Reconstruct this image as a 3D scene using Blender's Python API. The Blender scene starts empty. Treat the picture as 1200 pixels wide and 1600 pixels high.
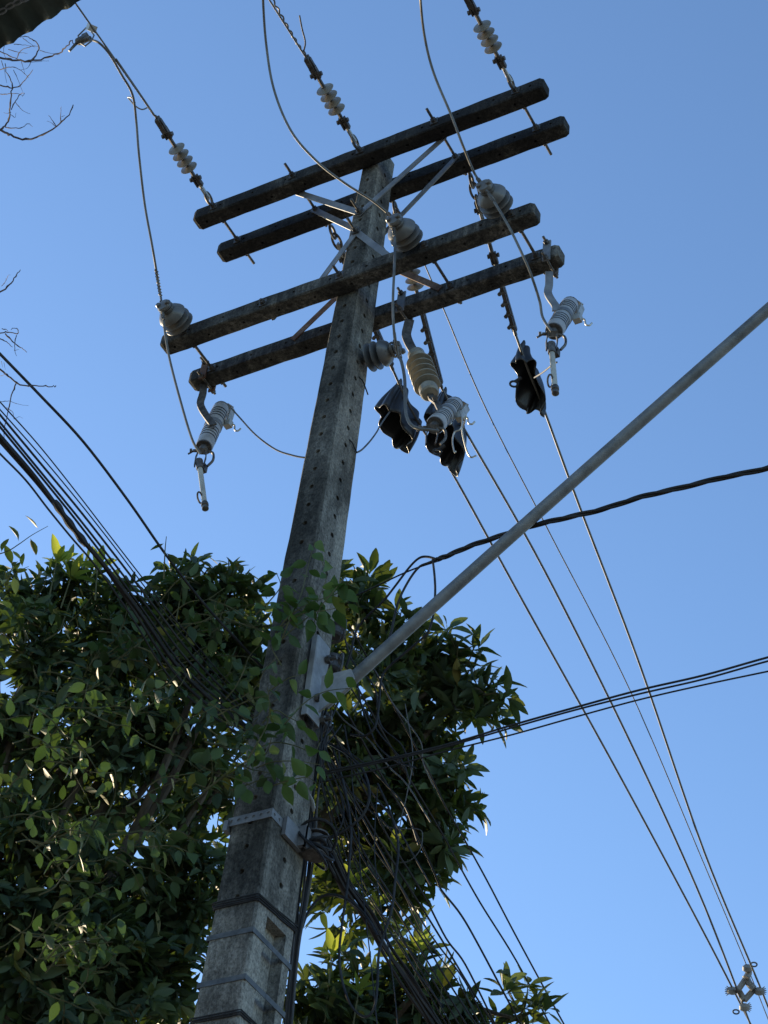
import bpy, math, random
from mathutils import Vector, Matrix, noise
R_ = math.radians
col = bpy.context.scene.collection
sc = bpy.context.scene

# ------------------------------------------------------------------ camera
CAM = Vector((4.63975, -6.42726, 1.6))
YAW, PITCH, ROLL, FPX = -0.583976, 0.760088, 0.134793, 3200.0
cy, sy, cp, sp = math.cos(YAW), math.sin(YAW), math.cos(PITCH), math.sin(PITCH)
FW = Vector((sy*cp, cy*cp, sp)); _r = Vector((cy, -sy, 0)); _u = _r.cross(FW)
RT = _r*math.cos(ROLL) + _u*math.sin(ROLL)
UP = -_r*math.sin(ROLL) + _u*math.cos(ROLL)
cd = bpy.data.cameras.new('camera'); cam = bpy.data.objects.new('camera', cd); col.objects.link(cam)
m3 = Matrix((RT, UP, -FW)).transposed()
cam.matrix_world = Matrix.Translation(CAM) @ m3.to_4x4()
cd.sensor_fit = 'VERTICAL'; cd.sensor_height = 36.0; cd.lens = FPX/1600*36
cd.clip_start = 0.05; cd.clip_end = 3000
sc.camera = cam

# ------------------------------------------------------------------ sky and sun
SUN = Vector((-0.93, 0.33, 0.0)).normalized()
SEL = R_(15)
SUN = Vector((SUN.x*math.cos(SEL), SUN.y*math.cos(SEL), math.sin(SEL)))
w = bpy.data.worlds.new('World'); sc.world = w; w.use_nodes = True
nt = w.node_tree; nt.nodes.clear()
sk = nt.nodes.new('ShaderNodeTexSky'); sk.sky_type = 'NISHITA'; sk.sun_disc = False
sk.sun_elevation = SEL; sk.sun_rotation = math.atan2(SUN.x, SUN.y)
sk.altitude = 0; sk.air_density = 1.0; sk.dust_density = 0.25; sk.ozone_density = 3.0
bg = nt.nodes.new('ShaderNodeBackground'); bg.inputs['Strength'].default_value = 0.15
wo = nt.nodes.new('ShaderNodeOutputWorld')
tn = nt.nodes.new('ShaderNodeMix'); tn.data_type = 'RGBA'; tn.blend_type = 'MULTIPLY'; tn.inputs[0].default_value = 1; tn.inputs[7].default_value = (1.0, 1.045, 1.10, 1)
nt.links.new(sk.outputs[0], tn.inputs[6]); nt.links.new(tn.outputs[2], bg.inputs[0]); nt.links.new(bg.outputs[0], wo.inputs[0])
sl = bpy.data.lights.new('sun', 'SUN'); sl.energy = 4.0; sl.angle = R_(0.5); sl.color = (1.0, 0.80, 0.52)
so = bpy.data.objects.new('sun', sl); col.objects.link(so)
so.rotation_euler = SUN.to_track_quat('Z', 'Y').to_euler()
sc.view_settings.view_transform = 'Standard'; sc.view_settings.look = 'None'
sc.view_settings.exposure = 0.83; sc.view_settings.gamma = 1.0
sc.view_settings.use_curve_mapping = False

# ------------------------------------------------------------------ helpers
def ray(u, v): return FW + RT*((u-600)/FPX) - UP*((v-800)/FPX)
def _at(u, v, a, val):
    d = ray(u, v); return CAM + d*((val-CAM[a])/d[a])
def atx(u, v, x): return _at(u, v, 0, x)
def aty(u, v, y): return _at(u, v, 1, y)
def atz(u, v, z): return _at(u, v, 2, z)
def atd(u, v, t): return CAM + ray(u, v)*t
def proj(P):
    d = P-CAM; z = d.dot(FW); return 600+FPX*d.dot(RT)/z, 800-FPX*d.dot(UP)/z, z
V = Vector
def frame(ax):
    ax = ax.normalized(); t = V((0, 0, 1)) if abs(ax.z) < .9 else V((1, 0, 0))
    a = ax.cross(t).normalized(); return a, ax.cross(a)
def lerp(a, b, t): return a+(b-a)*t
def catmull(pts, n=6):
    if len(pts) < 3: return list(pts)
    P = [pts[0]*2-pts[1]]+list(pts)+[pts[-1]*2-pts[-2]]; out = []
    for i in range(1, len(P)-2):
        for k in range(n):
            t = k/n; a, b, c, d = P[i-1], P[i], P[i+1], P[i+2]
            out.append(.5*((2*b)+(c-a)*t+(2*a-5*b+4*c-d)*t*t+(3*b-a-3*c+d)*t**3))
    out.append(pts[-1]); return out

class MB:
    def __init__(s): s.v = []; s.f = []
    def add(s, vs, fs):
        o = len(s.v); s.v += [V(x) for x in vs]; s.f += [tuple(i+o for i in f) for f in fs]; return s
    def box(s, c, h, X=V((1, 0, 0)), Y=V((0, 1, 0)), Z=V((0, 0, 1)), bev=0.0):
        c = V(c)
        vs = [c+X*(h[0]*a)+Y*(h[1]*b)+Z*(h[2]*d) for a in (-1, 1) for b in (-1, 1) for d in (-1, 1)]
        return s.add(vs, [(0, 1, 3, 2), (4, 6, 7, 5), (0, 4, 5, 1), (2, 3, 7, 6), (0, 2, 6, 4), (1, 5, 7, 3)])
    def tube(s, pts, r, n=6, caps=True, flat=None):
        pts = [V(p) for p in pts]; m = len(pts); o = len(s.v)
        rs = r if isinstance(r, (list, tuple)) else [r]*m
        a = None
        for i, p in enumerate(pts):
            t = (pts[min(i+1, m-1)]-pts[max(i-1, 0)])
            t = t.normalized() if t.length > 1e-9 else V((0, 0, 1))
            if a is None: a, b = frame(t)
            else:
                a = (a-t*a.dot(t)); a = a.normalized() if a.length > 1e-6 else frame(t)[0]
                b = t.cross(a)
            for k in range(n):
                q = 2*math.pi*k/n; s.v.append(p+(a*math.cos(q)+b*math.sin(q))*rs[i])
        for i in range(m-1):
            for k in range(n):
                k2 = (k+1) % n; s.f.append((o+i*n+k, o+i*n+k2, o+(i+1)*n+k2, o+(i+1)*n+k))
        if caps:
            s.f.append(tuple(o+k for k in range(n))[::-1]); s.f.append(tuple(o+(m-1)*n+k for k in range(n)))
        return s
    def lathe(s, org, ax, prof, n=20):
        ax = V(ax).normalized(); a, b = frame(ax); o = len(s.v); m = len(prof)
        for r, h in prof:
            for k in range(n):
                q = 2*math.pi*k/n; s.v.append(V(org)+ax*h+(a*math.cos(q)+b*math.sin(q))*max(r, 1e-4))
        for i in range(m-1):
            for k in range(n):
                k2 = (k+1) % n; s.f.append((o+i*n+k, o+i*n+k2, o+(i+1)*n+k2, o+(i+1)*n+k))
        s.f.append(tuple(o+k for k in range(n))[::-1]); s.f.append(tuple(o+(m-1)*n+k for k in range(n)))
        return s
    def ring(s, c, nrm, Ra, r, n=16, k=6, Rb=None, up=None):
        nrm = V(nrm).normalized()
        if up is None: a, b = frame(nrm)
        else: a = (V(up)-nrm*V(up).dot(nrm)).normalized(); b = nrm.cross(a)
        Rb = Rb or Ra
        pts = [V(c)+a*(Ra*math.cos(2*math.pi*i/n))+b*(Rb*math.sin(2*math.pi*i/n)) for i in range(n+1)]
        return s.tube(pts, r, k, caps=False)
    def strap(s, pts, wdir, wd, th):
        # flat bar along pts; wdir = direction of its width
        pts = [V(p) for p in pts]; wdir = V(wdir).normalized(); o = len(s.v); m = len(pts)
        for i, p in enumerate(pts):
            t = (pts[min(i+1, m-1)]-pts[max(i-1, 0)]).normalized()
            wv = (wdir-t*wdir.dot(t)).normalized(); nv = t.cross(wv)
            for a, b in ((-1, -1), (1, -1), (1, 1), (-1, 1)): s.v.append(p+wv*(a*wd/2)+nv*(b*th/2))
        for i in range(m-1):
            for k in range(4):
                k2 = (k+1) % 4; s.f.append((o+i*4+k, o+i*4+k2, o+i*4+4+k2, o+i*4+4+k))
        s.f.append((o+3, o+2, o+1, o)); e = o+(m-1)*4; s.f.append((e, e+1, e+2, e+3)); return s
    def nut(s, c, ax, r, h):
        return s.lathe(V(c), ax, [(r, 0), (r, h)], 6)
    def prism(s, poly, off):
        n = len(poly); vs = [V(p) for p in poly]+[V(p)+V(off) for p in poly]
        return s.add(vs, [tuple(range(n))[::-1], tuple(range(n, 2*n))]+[(i, (i+1) % n, n+(i+1) % n, n+i) for i in range(n)])
    def build(s, name, mat, parent=None, smooth=True, ang=38):
        me = bpy.data.meshes.new(name); org = V((0, 0, 0))
        if parent is not None:
            rt = parent
            while rt.parent: rt = rt.parent
            org = rt.location
        me.from_pydata([tuple(v-org) for v in s.v], [], s.f); me.materials.append(M[mat] if isinstance(mat, str) else mat)
        if smooth:
            me.polygons.foreach_set('use_smooth', [True]*len(me.polygons)); me.set_sharp_from_angle(angle=R_(ang))
        me.update()
        o = bpy.data.objects.new(name, me); col.objects.link(o)
        if parent is not None: o.parent = parent
        return o
def tag(o, label=None, cat=None, group=None, kind=None):
    if label: o['label'] = label
    if cat: o['category'] = cat
    if group: o['group'] = group
    if kind: o['kind'] = kind
    return o
def thing(name, label, cat, loc=(0, 0, 0), group=None):
    o = bpy.data.objects.new(name, None); col.objects.link(o); o.location = V(loc); o.empty_display_size = .1
    return tag(o, label, cat, group)

# ------------------------------------------------------------------ materials
M = {}
def newmat(n):
    m = bpy.data.materials.new(n); m.use_nodes = True; M[n] = m; t = m.node_tree
    return m, t, t.nodes['Principled BSDF']
def N(t, typ, **kw):
    n = t.nodes.new(typ)
    for k, v in kw.items():
        if k in n.inputs.keys() if hasattr(n.inputs, 'keys') else False: n.inputs[k].default_value = v
        else: setattr(n, k, v)
    return n
def ramp(t, fac, stops):
    r = t.nodes.new('ShaderNodeValToRGB'); e = r.color_ramp.elements
    while len(e) < len(stops): e.new(.5)
    for i, (p, c) in enumerate(stops):
        e[i].position = p; e[i].color = (c[0], c[1], c[2], 1) if len(c) == 3 else c
    t.links.new(fac, r.inputs[0]); return r.outputs[0]
def g(v): return (v, v, v)
def noisemat(name, cols, scale, rough=.8, metal=0, bump=0.0, bscale=None, stretch=(1, 1, 1), detail=6, spec=.3, rr=None):
    m, t, b = newmat(name)
    tc = N(t, 'ShaderNodeTexCoord'); mp = N(t, 'ShaderNodeMapping'); mp.inputs['Scale'].default_value = stretch
    geo = N(t, 'ShaderNodeNewGeometry')
    t.links.new(geo.outputs['Position'], mp.inputs[0])
    no = N(t, 'ShaderNodeTexNoise'); no.inputs['Scale'].default_value = scale; no.inputs['Detail'].default_value = detail
    no.inputs['Roughness'].default_value = .65
    t.links.new(mp.outputs[0], no.inputs['Vector'])
    n = len(cols); t.links.new(ramp(t, no.outputs[0], [(.3+.4*i/(n-1), c) for i, c in enumerate(cols)]), b.inputs['Base Color'])
    b.inputs['Roughness'].default_value = rough; b.inputs['Metallic'].default_value = metal
    b.inputs['Specular IOR Level'].default_value = spec
    if rr:
        mr = N(t, 'ShaderNodeMapRange'); mr.inputs[3].default_value = rr[0]; mr.inputs[4].default_value = rr[1]
        t.links.new(no.outputs[0], mr.inputs[0]); t.links.new(mr.outputs[0], b.inputs['Roughness'])
    if bump:
        n2 = N(t, 'ShaderNodeTexNoise'); n2.inputs['Scale'].default_value = bscale or scale*4; n2.inputs['Detail'].default_value = 4
        t.links.new(geo.outputs['Position'], n2.inputs['Vector'])
        bp = N(t, 'ShaderNodeBump'); bp.inputs['Strength'].default_value = bump; bp.inputs['Distance'].default_value = .01
        t.links.new(n2.outputs[0], bp.inputs['Height']); t.links.new(bp.outputs[0], b.inputs['Normal'])
    return m
noisemat('galv', [(.15, .155, .16), (.21, .215, .22), (.28, .285, .285)], 14, rough=.55, metal=.35, bump=.1, bscale=60, rr=(.4, .65))
noisemat('bandsteel', [(.07, .072, .07), (.11, .112, .11), (.15, .152, .15)], 20, rough=.5, metal=.4)
noisemat('palegalv', [(.19, .195, .197), (.27, .276, .278), (.36, .365, .36)], 12, rough=.5, metal=.15, bump=.1, bscale=50)
noisemat('steel', [(.05, .048, .045), (.12, .11, .10), (.20, .19, .175)], 30, rough=.55, metal=.6, bump=.15, bscale=120)
noisemat('rust', [(.09, .05, .03), (.16, .09, .06), (.24, .17, .13)], 22, rough=.8, metal=.2, bump=.2, bscale=90)
noisemat('brightmetal', [(.35, .33, .29), (.5, .48, .42), (.6, .58, .52)], 18, rough=.45, metal=.7)
noisemat('alu', [(.10, .095, .085), (.155, .148, .132), (.21, .20, .18)], 9, rough=.55, metal=.5)
noisemat('cable', [(.010, .010, .011), (.022, .022, .023), (.040, .039, .038)], 6, rough=.6, spec=.25)
noisemat('greycable', [(.05, .05, .05), (.10, .098, .095), (.16, .155, .15)], 5, rough=.65, spec=.25)
noisemat('plastic', [(.014, .015, .017), (.024, .025, .028), (.040, .042, .046)], 7, rough=.36, bump=.08, bscale=25, spec=.35)
noisemat('pipegalv', [(.085, .09, .09), (.15, .153, .15), (.20, .202, .195), (.26, .255, .235)], 7, rough=.55, metal=.4, bump=.12, bscale=50, rr=(.4, .7), detail=9)
noisemat('porcgrey', [(.085, .083, .076), (.125, .12, .108), (.165, .158, .14)], 14, rough=.25, spec=.55, rr=(.18, .55), detail=9)
noisemat('porcdark', [(.065, .068, .068), (.095, .098, .097), (.13, .132, .13)], 12, rough=.22, spec=.6, rr=(.18, .55), detail=9)
noisemat('porcbeige', [(.17, .15, .115), (.22, .195, .15), (.27, .245, .19)], 11, rough=.32, spec=.5, rr=(.18, .55), detail=9)
noisemat('porccream', [(.17, .155, .12), (.25, .23, .18), (.33, .305, .24)], 11, rough=.26, spec=.55, rr=(.18, .55), detail=9)
noisemat('polywhite', [(.24, .243, .24), (.35, .353, .35), (.42, .423, .42)], 12, rough=.3, spec=.5, rr=(.18, .55), detail=9)
noisemat('fibre', [(.32, .32, .28), (.42, .42, .37), (.50, .50, .44)], 15, rough=.5)
noisemat('bark', [(.045, .035, .025), (.09, .075, .055), (.16, .14, .11)], 12, rough=.9, bump=.6, bscale=40, stretch=(1, 1, .4))
noisemat('twig', [(.05, .035, .035), (.09, .065, .06), (.13, .10, .09)], 15, rough=.9)
noisemat('greentwig', [(.05, .055, .025), (.09, .09, .04), (.13, .12, .06)], 15, rough=.8)
noisemat('roofmetal', [(.03, .042, .036), (.05, .066, .056), (.08, .095, .08)], 8, rough=.6, metal=.2, bump=.2, bscale=30)
noisemat('plaster', [(.28, .27, .25), (.36, .35, .33), (.45, .44, .41)], 2.5, rough=.9, bump=.2, bscale=30)
noisemat('groundmat', [(.11, .10, .083), (.155, .142, .118), (.20, .184, .155)], 1.2, rough=.9, bump=.3, bscale=60)
noisemat('spacergrey', [(.15, .145, .13), (.22, .21, .19), (.30, .285, .25)], 10, rough=.6)
noisemat('clampgrey', [(.055, .055, .057), (.085, .085, .087), (.12, .12, .12)], 10, rough=.6)
noisemat('paperwhite', [(.55, .55, .53), (.66, .66, .64), (.72, .72, .70)], 4, rough=.7)

def concrete(name, arm):
    m, t, b = newmat(name)
    geo = N(t, 'ShaderNodeNewGeometry'); pos = geo.outputs['Position']; L = t.links.new
    def noi(scale, stretch=(1, 1, 1), detail=8, rough=.65):
        mp = N(t, 'ShaderNodeMapping'); mp.inputs['Scale'].default_value = stretch; L(pos, mp.inputs[0])
        no = N(t, 'ShaderNodeTexNoise'); no.inputs['Scale'].default_value = scale; no.inputs['Detail'].default_value = detail
        no.inputs['Roughness'].default_value = rough; L(mp.outputs[0], no.inputs['Vector']); return no.outputs[0]
    def math_(op, a, bv, clamp=False):
        n = N(t, 'ShaderNodeMath', operation=op); n.use_clamp = clamp
        for i, x in enumerate((a, bv)):
            if isinstance(x, (int, float)): n.inputs[i].default_value = x
            else: L(x, n.inputs[i])
        return n.outputs[0]
    big = noi(3.0 if not arm else 4.5, (1, 1, .6)); streak = noi(9 if not arm else 30, (1, 1, .08), 5); fine = noi(55, (1, 1, 1), 3); grain = noi(130, (1, 1, .5), 2)
    sx = N(t, 'ShaderNodeSeparateXYZ'); L(geo.outputs['True Normal'], sx.inputs[0])
    sz = N(t, 'ShaderNodeSeparateXYZ'); L(pos, sz.inputs[0])
    # mould: amount from noise, plus how much of it grows on each side of the concrete
    blot = noi(14, (1, 1, .7), 6, .75)
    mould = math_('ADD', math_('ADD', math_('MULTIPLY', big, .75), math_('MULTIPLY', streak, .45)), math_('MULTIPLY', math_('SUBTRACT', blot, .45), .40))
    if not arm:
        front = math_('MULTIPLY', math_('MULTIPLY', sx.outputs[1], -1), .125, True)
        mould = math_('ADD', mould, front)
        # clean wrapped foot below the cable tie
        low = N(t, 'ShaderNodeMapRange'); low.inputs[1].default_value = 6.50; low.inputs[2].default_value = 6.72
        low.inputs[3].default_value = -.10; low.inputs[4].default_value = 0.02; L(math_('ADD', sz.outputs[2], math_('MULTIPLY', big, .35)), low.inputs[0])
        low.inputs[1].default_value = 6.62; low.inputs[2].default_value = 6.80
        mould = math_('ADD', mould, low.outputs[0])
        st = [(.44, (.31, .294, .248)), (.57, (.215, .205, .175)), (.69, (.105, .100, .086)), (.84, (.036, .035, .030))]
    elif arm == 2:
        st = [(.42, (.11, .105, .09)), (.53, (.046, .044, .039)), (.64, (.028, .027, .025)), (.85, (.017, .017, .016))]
    else:
        st = [(.42, (.27, .255, .215)), (.49, (.17, .162, .14)), (.58, (.085, .082, .072)), (.68, (.045, .044, .040)), (.85, (.024, .024, .022))]
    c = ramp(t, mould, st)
    mx = N(t, 'ShaderNodeMix'); mx.data_type = 'RGBA'; mx.blend_type = 'MULTIPLY'; mx.inputs[0].default_value = 1
    gr = ramp(t, math_('ADD', math_('MULTIPLY', fine, .5), math_('MULTIPLY', grain, .5)), [(.36, g(.45)), (.5, g(.95)), (.64, g(1.35))])
    L(c, mx.inputs[6]); L(gr, mx.inputs[7]); L(mx.outputs[2], b.inputs['Base Color'])
    b.inputs['Roughness'].default_value = .92; b.inputs['Specular IOR Level'].default_value = .2
    bp = N(t, 'ShaderNodeBump'); bp.inputs['Strength'].default_value = .7; bp.inputs['Distance'].default_value = .006
    L(math_('ADD', fine, grain), bp.inputs['Height']); L(bp.outputs[0], b.inputs['Normal'])
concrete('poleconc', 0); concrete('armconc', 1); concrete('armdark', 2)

def leafmat(name, c0, c1, c2, trans=.35, tcol=(.28, .40, .03), rough=.42):
    m, t, b = newmat(name); L = t.links.new
    geo = N(t, 'ShaderNodeNewGeometry'); oi = N(t, 'ShaderNodeObjectInfo')
    ad = N(t, 'ShaderNodeMath', operation='ADD'); L(geo.outputs['Random Per Island'], ad.inputs[0]); L(oi.outputs['Random'], ad.inputs[1])
    fr = N(t, 'ShaderNodeMath', operation='FRACT'); L(ad.outputs[0], fr.inputs[0])
    L(ramp(t, fr.outputs[0], [(0, c0), (.6, c1), (.94, c2), (1, (c2[0]*2.6, c2[1]*1.5, c2[2]*.9))]), b.inputs['Base Color'])
    b.inputs['Roughness'].default_value = rough; b.inputs['Specular IOR Level'].default_value = .28
    tr = N(t, 'ShaderNodeBsdfTranslucent')
    L(ramp(t, fr.outputs[0], [(0, (tcol[0]*.6, tcol[1]*.75, tcol[2])), (1, tcol)]), tr.inputs[0])
    ms = N(t, 'ShaderNodeMixShader'); ms.inputs[0].default_value = trans
    out = t.nodes['Material Output']; L(b.outputs[0], ms.inputs[1]); L(tr.outputs[0], ms.inputs[2]); L(ms.outputs[0], out.inputs[0])
leafmat('leafdark', (.032, .052, .030), (.052, .082, .040), (.078, .112, .050), .20, (.17, .24, .03), .55)
leafmat('leafvine', (.028, .048, .022), (.044, .074, .028), (.070, .108, .036), .22, (.12, .20, .025), .55)
leafmat('leafpole', (.036, .068, .022), (.054, .098, .030), (.085, .135, .038), .26, (.16, .27, .03), .55)
leafmat('leafright', (.029, .048, .027), (.047, .076, .037), (.072, .104, .046), .20, (.22, .27, .03), .5)
leafmat('leafsunlit', (.12, .16, .03), (.18, .22, .04), (.24, .26, .05), .5, (.50, .55, .06), .45)  # yellow-green colour stands in for low sun shining through the tip leaves

# ------------------------------------------------------------------ setting: ground
ZF = 12.041; ZL = ZF-1.246; SA = 0.1016
def PW(z): return .11965+.019776*(ZF-z)
def PD(z): return .19596+.023042*(ZF-z)
gm = MB()
gm.add([(-600, -600, 0), (600, -600, 0), (600, 600, 0), (-600, 600, 0)], [(0, 1, 2, 3)])
tag(gm.build('ground', 'groundmat', smooth=False), kind='structure')

# ------------------------------------------------------------------ concrete with bolt holes
rnd = random.Random(5)
def cell(mb, p00, p10, p11, p01, hole=None, depth=.05, n_in=None, square=False):
    """quad, optionally with an octagonal hole of radius `hole` sunk along n_in"""
    if not hole:
        mb.add([p00, p10, p11, p01], [(0, 1, 2, 3)]); return
    c = (p00+p10+p11+p01)/4; a = ((p10-p00)+(p11-p01)).normalized(); b = ((p01-p00)+(p11-p10)).normalized()
    outer = [p00, (p00+p10)/2, p10, (p10+p11)/2, p11, (p11+p01)/2, p01, (p01+p00)/2]
    inner = [c+(a*math.cos(q)+b*math.sin(q))*hole for q in [math.radians(225+45*i) for i in range(8)]]
    deep = [p+n_in*depth for p in inner]
    fs = [(i, (i+1) % 8, 8+(i+1) % 8, 8+i) for i in range(8)]+[(8+i, 8+(i+1) % 8, 16+(i+1) % 8, 16+i) for i in range(8)]+[tuple(range(16, 24))]
    mb.add(outer+inner+deep, fs)

# ------------------------------------------------------------------ the pole
ZTOP = ZF+.17; ZREC = atx(418, 1432, PW(6.6)/2).z; PITCHH = .136; CH = .012
pole = thing('utility_pole', 'tall tapered concrete utility pole pierced by rows of bolt holes', 'pole', (0, 0, 0))
mb = MB(); zs = [0]; z = ZREC-7*.5
zs = [0, 1.0, 2.0, 3.0, 4.0, 5.0, 5.5, 6.0]+[ZREC]
k = 1
while ZREC+k*PITCHH < ZTOP-.05: zs.append(ZREC+k*PITCHH); k += 1
zs.append(ZTOP)
def ringpts(z):
    W, D = PW(z)/2, PD(z)/2; c = CH
    P = [V((-W+c, -D, z)), V((W-c, -D, z)), V((W, -D+c, z)), V((W, D-c, z)), V((W-c, D, z)), V((-W+c, D, z)), V((-W, D-c, z)), V((-W, -D+c, z))]
    j = .0016
    return [p+V((rnd.uniform(-j, j), rnd.uniform(-j, j), 0)) for p in P]
rings = [ringpts(z) for z in zs]
for i in range(len(zs)-1):
    A, B = rings[i], rings[i+1]; up = zs[i] >= ZREC-.01 and i < len(zs)-2
    # front (-y)
    cell(mb, A[0], A[1], B[1], B[0], .0155 if up else None, .06, V((0, 1, 0)))
    mb.add([A[1], A[2], B[2], B[1]], [(0, 1, 2, 3)])
    if up: cell(mb, A[2], A[3], B[3], B[2], .0155, .05, V((-1, 0, 0)))
    elif i == len(zs)-2: mb.add([A[2], A[3], B[3], B[2]], [(0, 1, 2, 3)])
    else:
        dep = .055; ya = [lerp(A[2], A[3], f) for f in (0, .27, .82, 1)]; yb = [lerp(B[2], B[3], f) for f in (0, .27, .82, 1)]
        ia = [p-V((dep, 0, 0)) for p in ya]; ib = [p-V((dep, 0, 0)) for p in yb]
        sh = V((0, .012, 0)); ia[1] = ia[1]+sh; ib[1] = ib[1]+sh; ia[2] = ia[2]-sh; ib[2] = ib[2]-sh
        for q in ([ya[0], ya[1], yb[1], yb[0]], [ya[1], ia[1], ib[1], yb[1]], [ia[1], ia[2], ib[2], ib[1]], [ia[2], ya[2], yb[2], ib[2]], [ya[2], ya[3], yb[3], yb[2]]):
            mb.add(q, [(0, 1, 2, 3)])
        if abs(zs[i+1]-ZREC) < 1e-6: mb.add([yb[1], ib[1], ib[2], yb[2]], [(0, 1, 2, 3)])
    for k in range(3, 8):
        k2 = (k+1) % 8; mb.add([A[k], A[k2], B[k2], B[k]], [(0, 1, 2, 3)])
mb.add(rings[-1], [tuple(range(8))])
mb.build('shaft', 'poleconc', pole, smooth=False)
# cast line down the corner chamfer
def PX(y_or_x, z, f): pass

# ------------------------------------------------------------------ crossarms
def crossarm(label, z, side, xo, text=None, tx=0, mat='armconc'):
    s = SA; yc = side*(PD(z)/2+s/2); L = 1.25; t = thing('crossarm', label, 'crossarm', (xo, yc, z))
    mb = MB(); n = 20; ch = .007; X = [xo-L+.022]+[xo-L+.022+(2*L-.044)*i/n for i in range(1, n)]+[xo+L-.022]
    def rg(x, k=1.0, j=.0025):
        h = s/2*k; c = ch; P = [(-h+c, -h), (h-c, -h), (h, -h+c), (h, h-c), (h-c, h), (-h+c, h), (-h, h-c), (-h, -h+c)]   # (y,z)
        return [V((x, yc+a+rnd.uniform(-j, j), z+b+rnd.uniform(-j, j))) for a, b in P]
    RG = [rg(x) for x in X]; e0 = rg(xo-L, .84, .001); e1 = rg(xo+L, .84, .001)
    for i in range(n):
        A, B = RG[i], RG[i+1]
        cell(mb, A[0], A[1], B[1], B[0], .009 if i % 2 == 0 else None, .05, V((0, 0, 1)))      # bottom
        mb.add([A[1], A[2], B[2], B[1]], [(0, 1, 2, 3)]); mb.add([A[2], A[3], B[3], B[2]], [(0, 1, 2, 3)])
        for k in range(3, 6): mb.add([A[k], A[k+1], B[k+1], B[k]], [(0, 1, 2, 3)])
        cell(mb, A[6], A[7], B[7], B[6], .009 if i % 2 == 1 else None, .05, V((0, 1, 0)))      # front
        mb.add([A[7], A[0], B[0], B[7]], [(0, 1, 2, 3)])
    for A, B in ((e0, RG[0]), (RG[-1], e1)):
        for k in range(8): mb.add([A[k], A[(k+1) % 8], B[(k+1) % 8], B[k]], [(0, 1, 2, 3)])
    mb.add(e0, [tuple(range(8))[::-1]]); mb.add(e1, [tuple(range(8))])
    mb.build('beam', mat, t, smooth=False)
    if text:
        for chn, u_ in text:
            if True:
                cu = bpy.data.curves.new('letter', 'FONT'); cu.body = chn; cu.size = .070; cu.extrude = .004
                o = bpy.data.objects.new('tmp', cu); col.objects.link(o)
                dg = bpy.context.evaluated_depsgraph_get(); me = bpy.data.meshes.new_from_object(o.evaluated_get(dg)); col.objects.unlink(o); bpy.data.objects.remove(o)
                me.materials.clear(); me.materials.append(M['armconc'])
                lo = bpy.data.objects.new('letter', me); col.objects.link(lo); lo.parent = t
                # reads from below: x to the right, letter tops towards the front face, normal down
                mt = Matrix(((1, 0, 0), (0, -1, 0), (0, 0, -1))).to_4x4()
                lo.matrix_local = Matrix.Translation(V((aty(u_, tx-(u_-690)*.328, yc).x-xo-.012, .026, -s/2-.003))) @ mt
    return t
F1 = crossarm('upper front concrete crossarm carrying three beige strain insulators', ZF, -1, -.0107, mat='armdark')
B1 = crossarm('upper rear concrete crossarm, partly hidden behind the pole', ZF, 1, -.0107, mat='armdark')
F2 = crossarm('lower front concrete crossarm carrying three grey pin insulators', ZL, -1, 0, list(zip('L2.50M', (538, 550, 560, 566, 577, 588))), 485)
B2 = crossarm('lowest rear concrete crossarm with cast lettering and fuse cutouts hanging below', ZL, 1, 0, list(zip("L2.50MENGLE'S", (692, 704, 713, 718, 729, 741, 766, 778, 791, 804, 815, 826, 834))), 478)
def yf(z, side, face):  # face planes of an arm: 'f' front, 'b' back
    return side*(PD(z)/2+SA/2)+(-SA/2 if face == 'f' else SA/2)
yF1, yB1 = yf(ZF, -1, 'f'), yf(ZF, 1, 'b'); yF2, yB2 = yf(ZL, -1, 'f'), yf(ZL, 1, 'b')

def long_bolt(arm, x, z, y0, y1, nuts, r=.0095):
    mb = MB(); mb.tube([(x, y0, z), (x, y1, z)], r, 8); o = mb.build('bolt', 'steel', arm)
    for y, s in nuts:
        MB().box((x, y+s*.004, z), (.026, .004, .026)).build('washer', 'steel', o, smooth=False); MB().nut((x, y+(s*.008), z), V((0, s, 0)), .019, .018).build('nut', 'steel', o)
def inner(z): return PD(z)/2
for (u, v) in ((457, 279), (678, 196)):
    p = aty(u, v, yF1); long_bolt(F1, p.x, ZF+.01, yF1-.105, yB1+.04, ((yF1, -1), (-inner(ZF), 1), (inner(ZF), -1), (yB1, 1)))
for (u, v) in ((336, 318), (563, 236), (806, 142)):
    p = aty(u, v, yF1); long_bolt(F1, p.x, ZF, yF1-.03, yB1+.11, ((yF1, -1), (-inner(ZF), 1), (inner(ZF), -1), (yB1, 1)))
for (u, v, e0, e1) in ((288, 517, .03, .06), (412, 471, .035, .03), (532, 427, .085, .03), (664, 380, .03, .04), (800, 330, .03, .07)):
    p = aty(u, v, yF2); thru = abs(p.x) > .45 and u != 412
    if thru: long_bolt(F2, p.x, ZL-.005, yF2-e0, yB2+e1, ((yF2, -1), (-inner(ZL), 1), (inner(ZL), -1), (yB2, 1)))
    else: long_bolt(F2, p.x, ZL-.005, yF2-e0, -inner(ZL)+e1, ((yF2, -1), (-inner(ZL), 1)))

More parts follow.
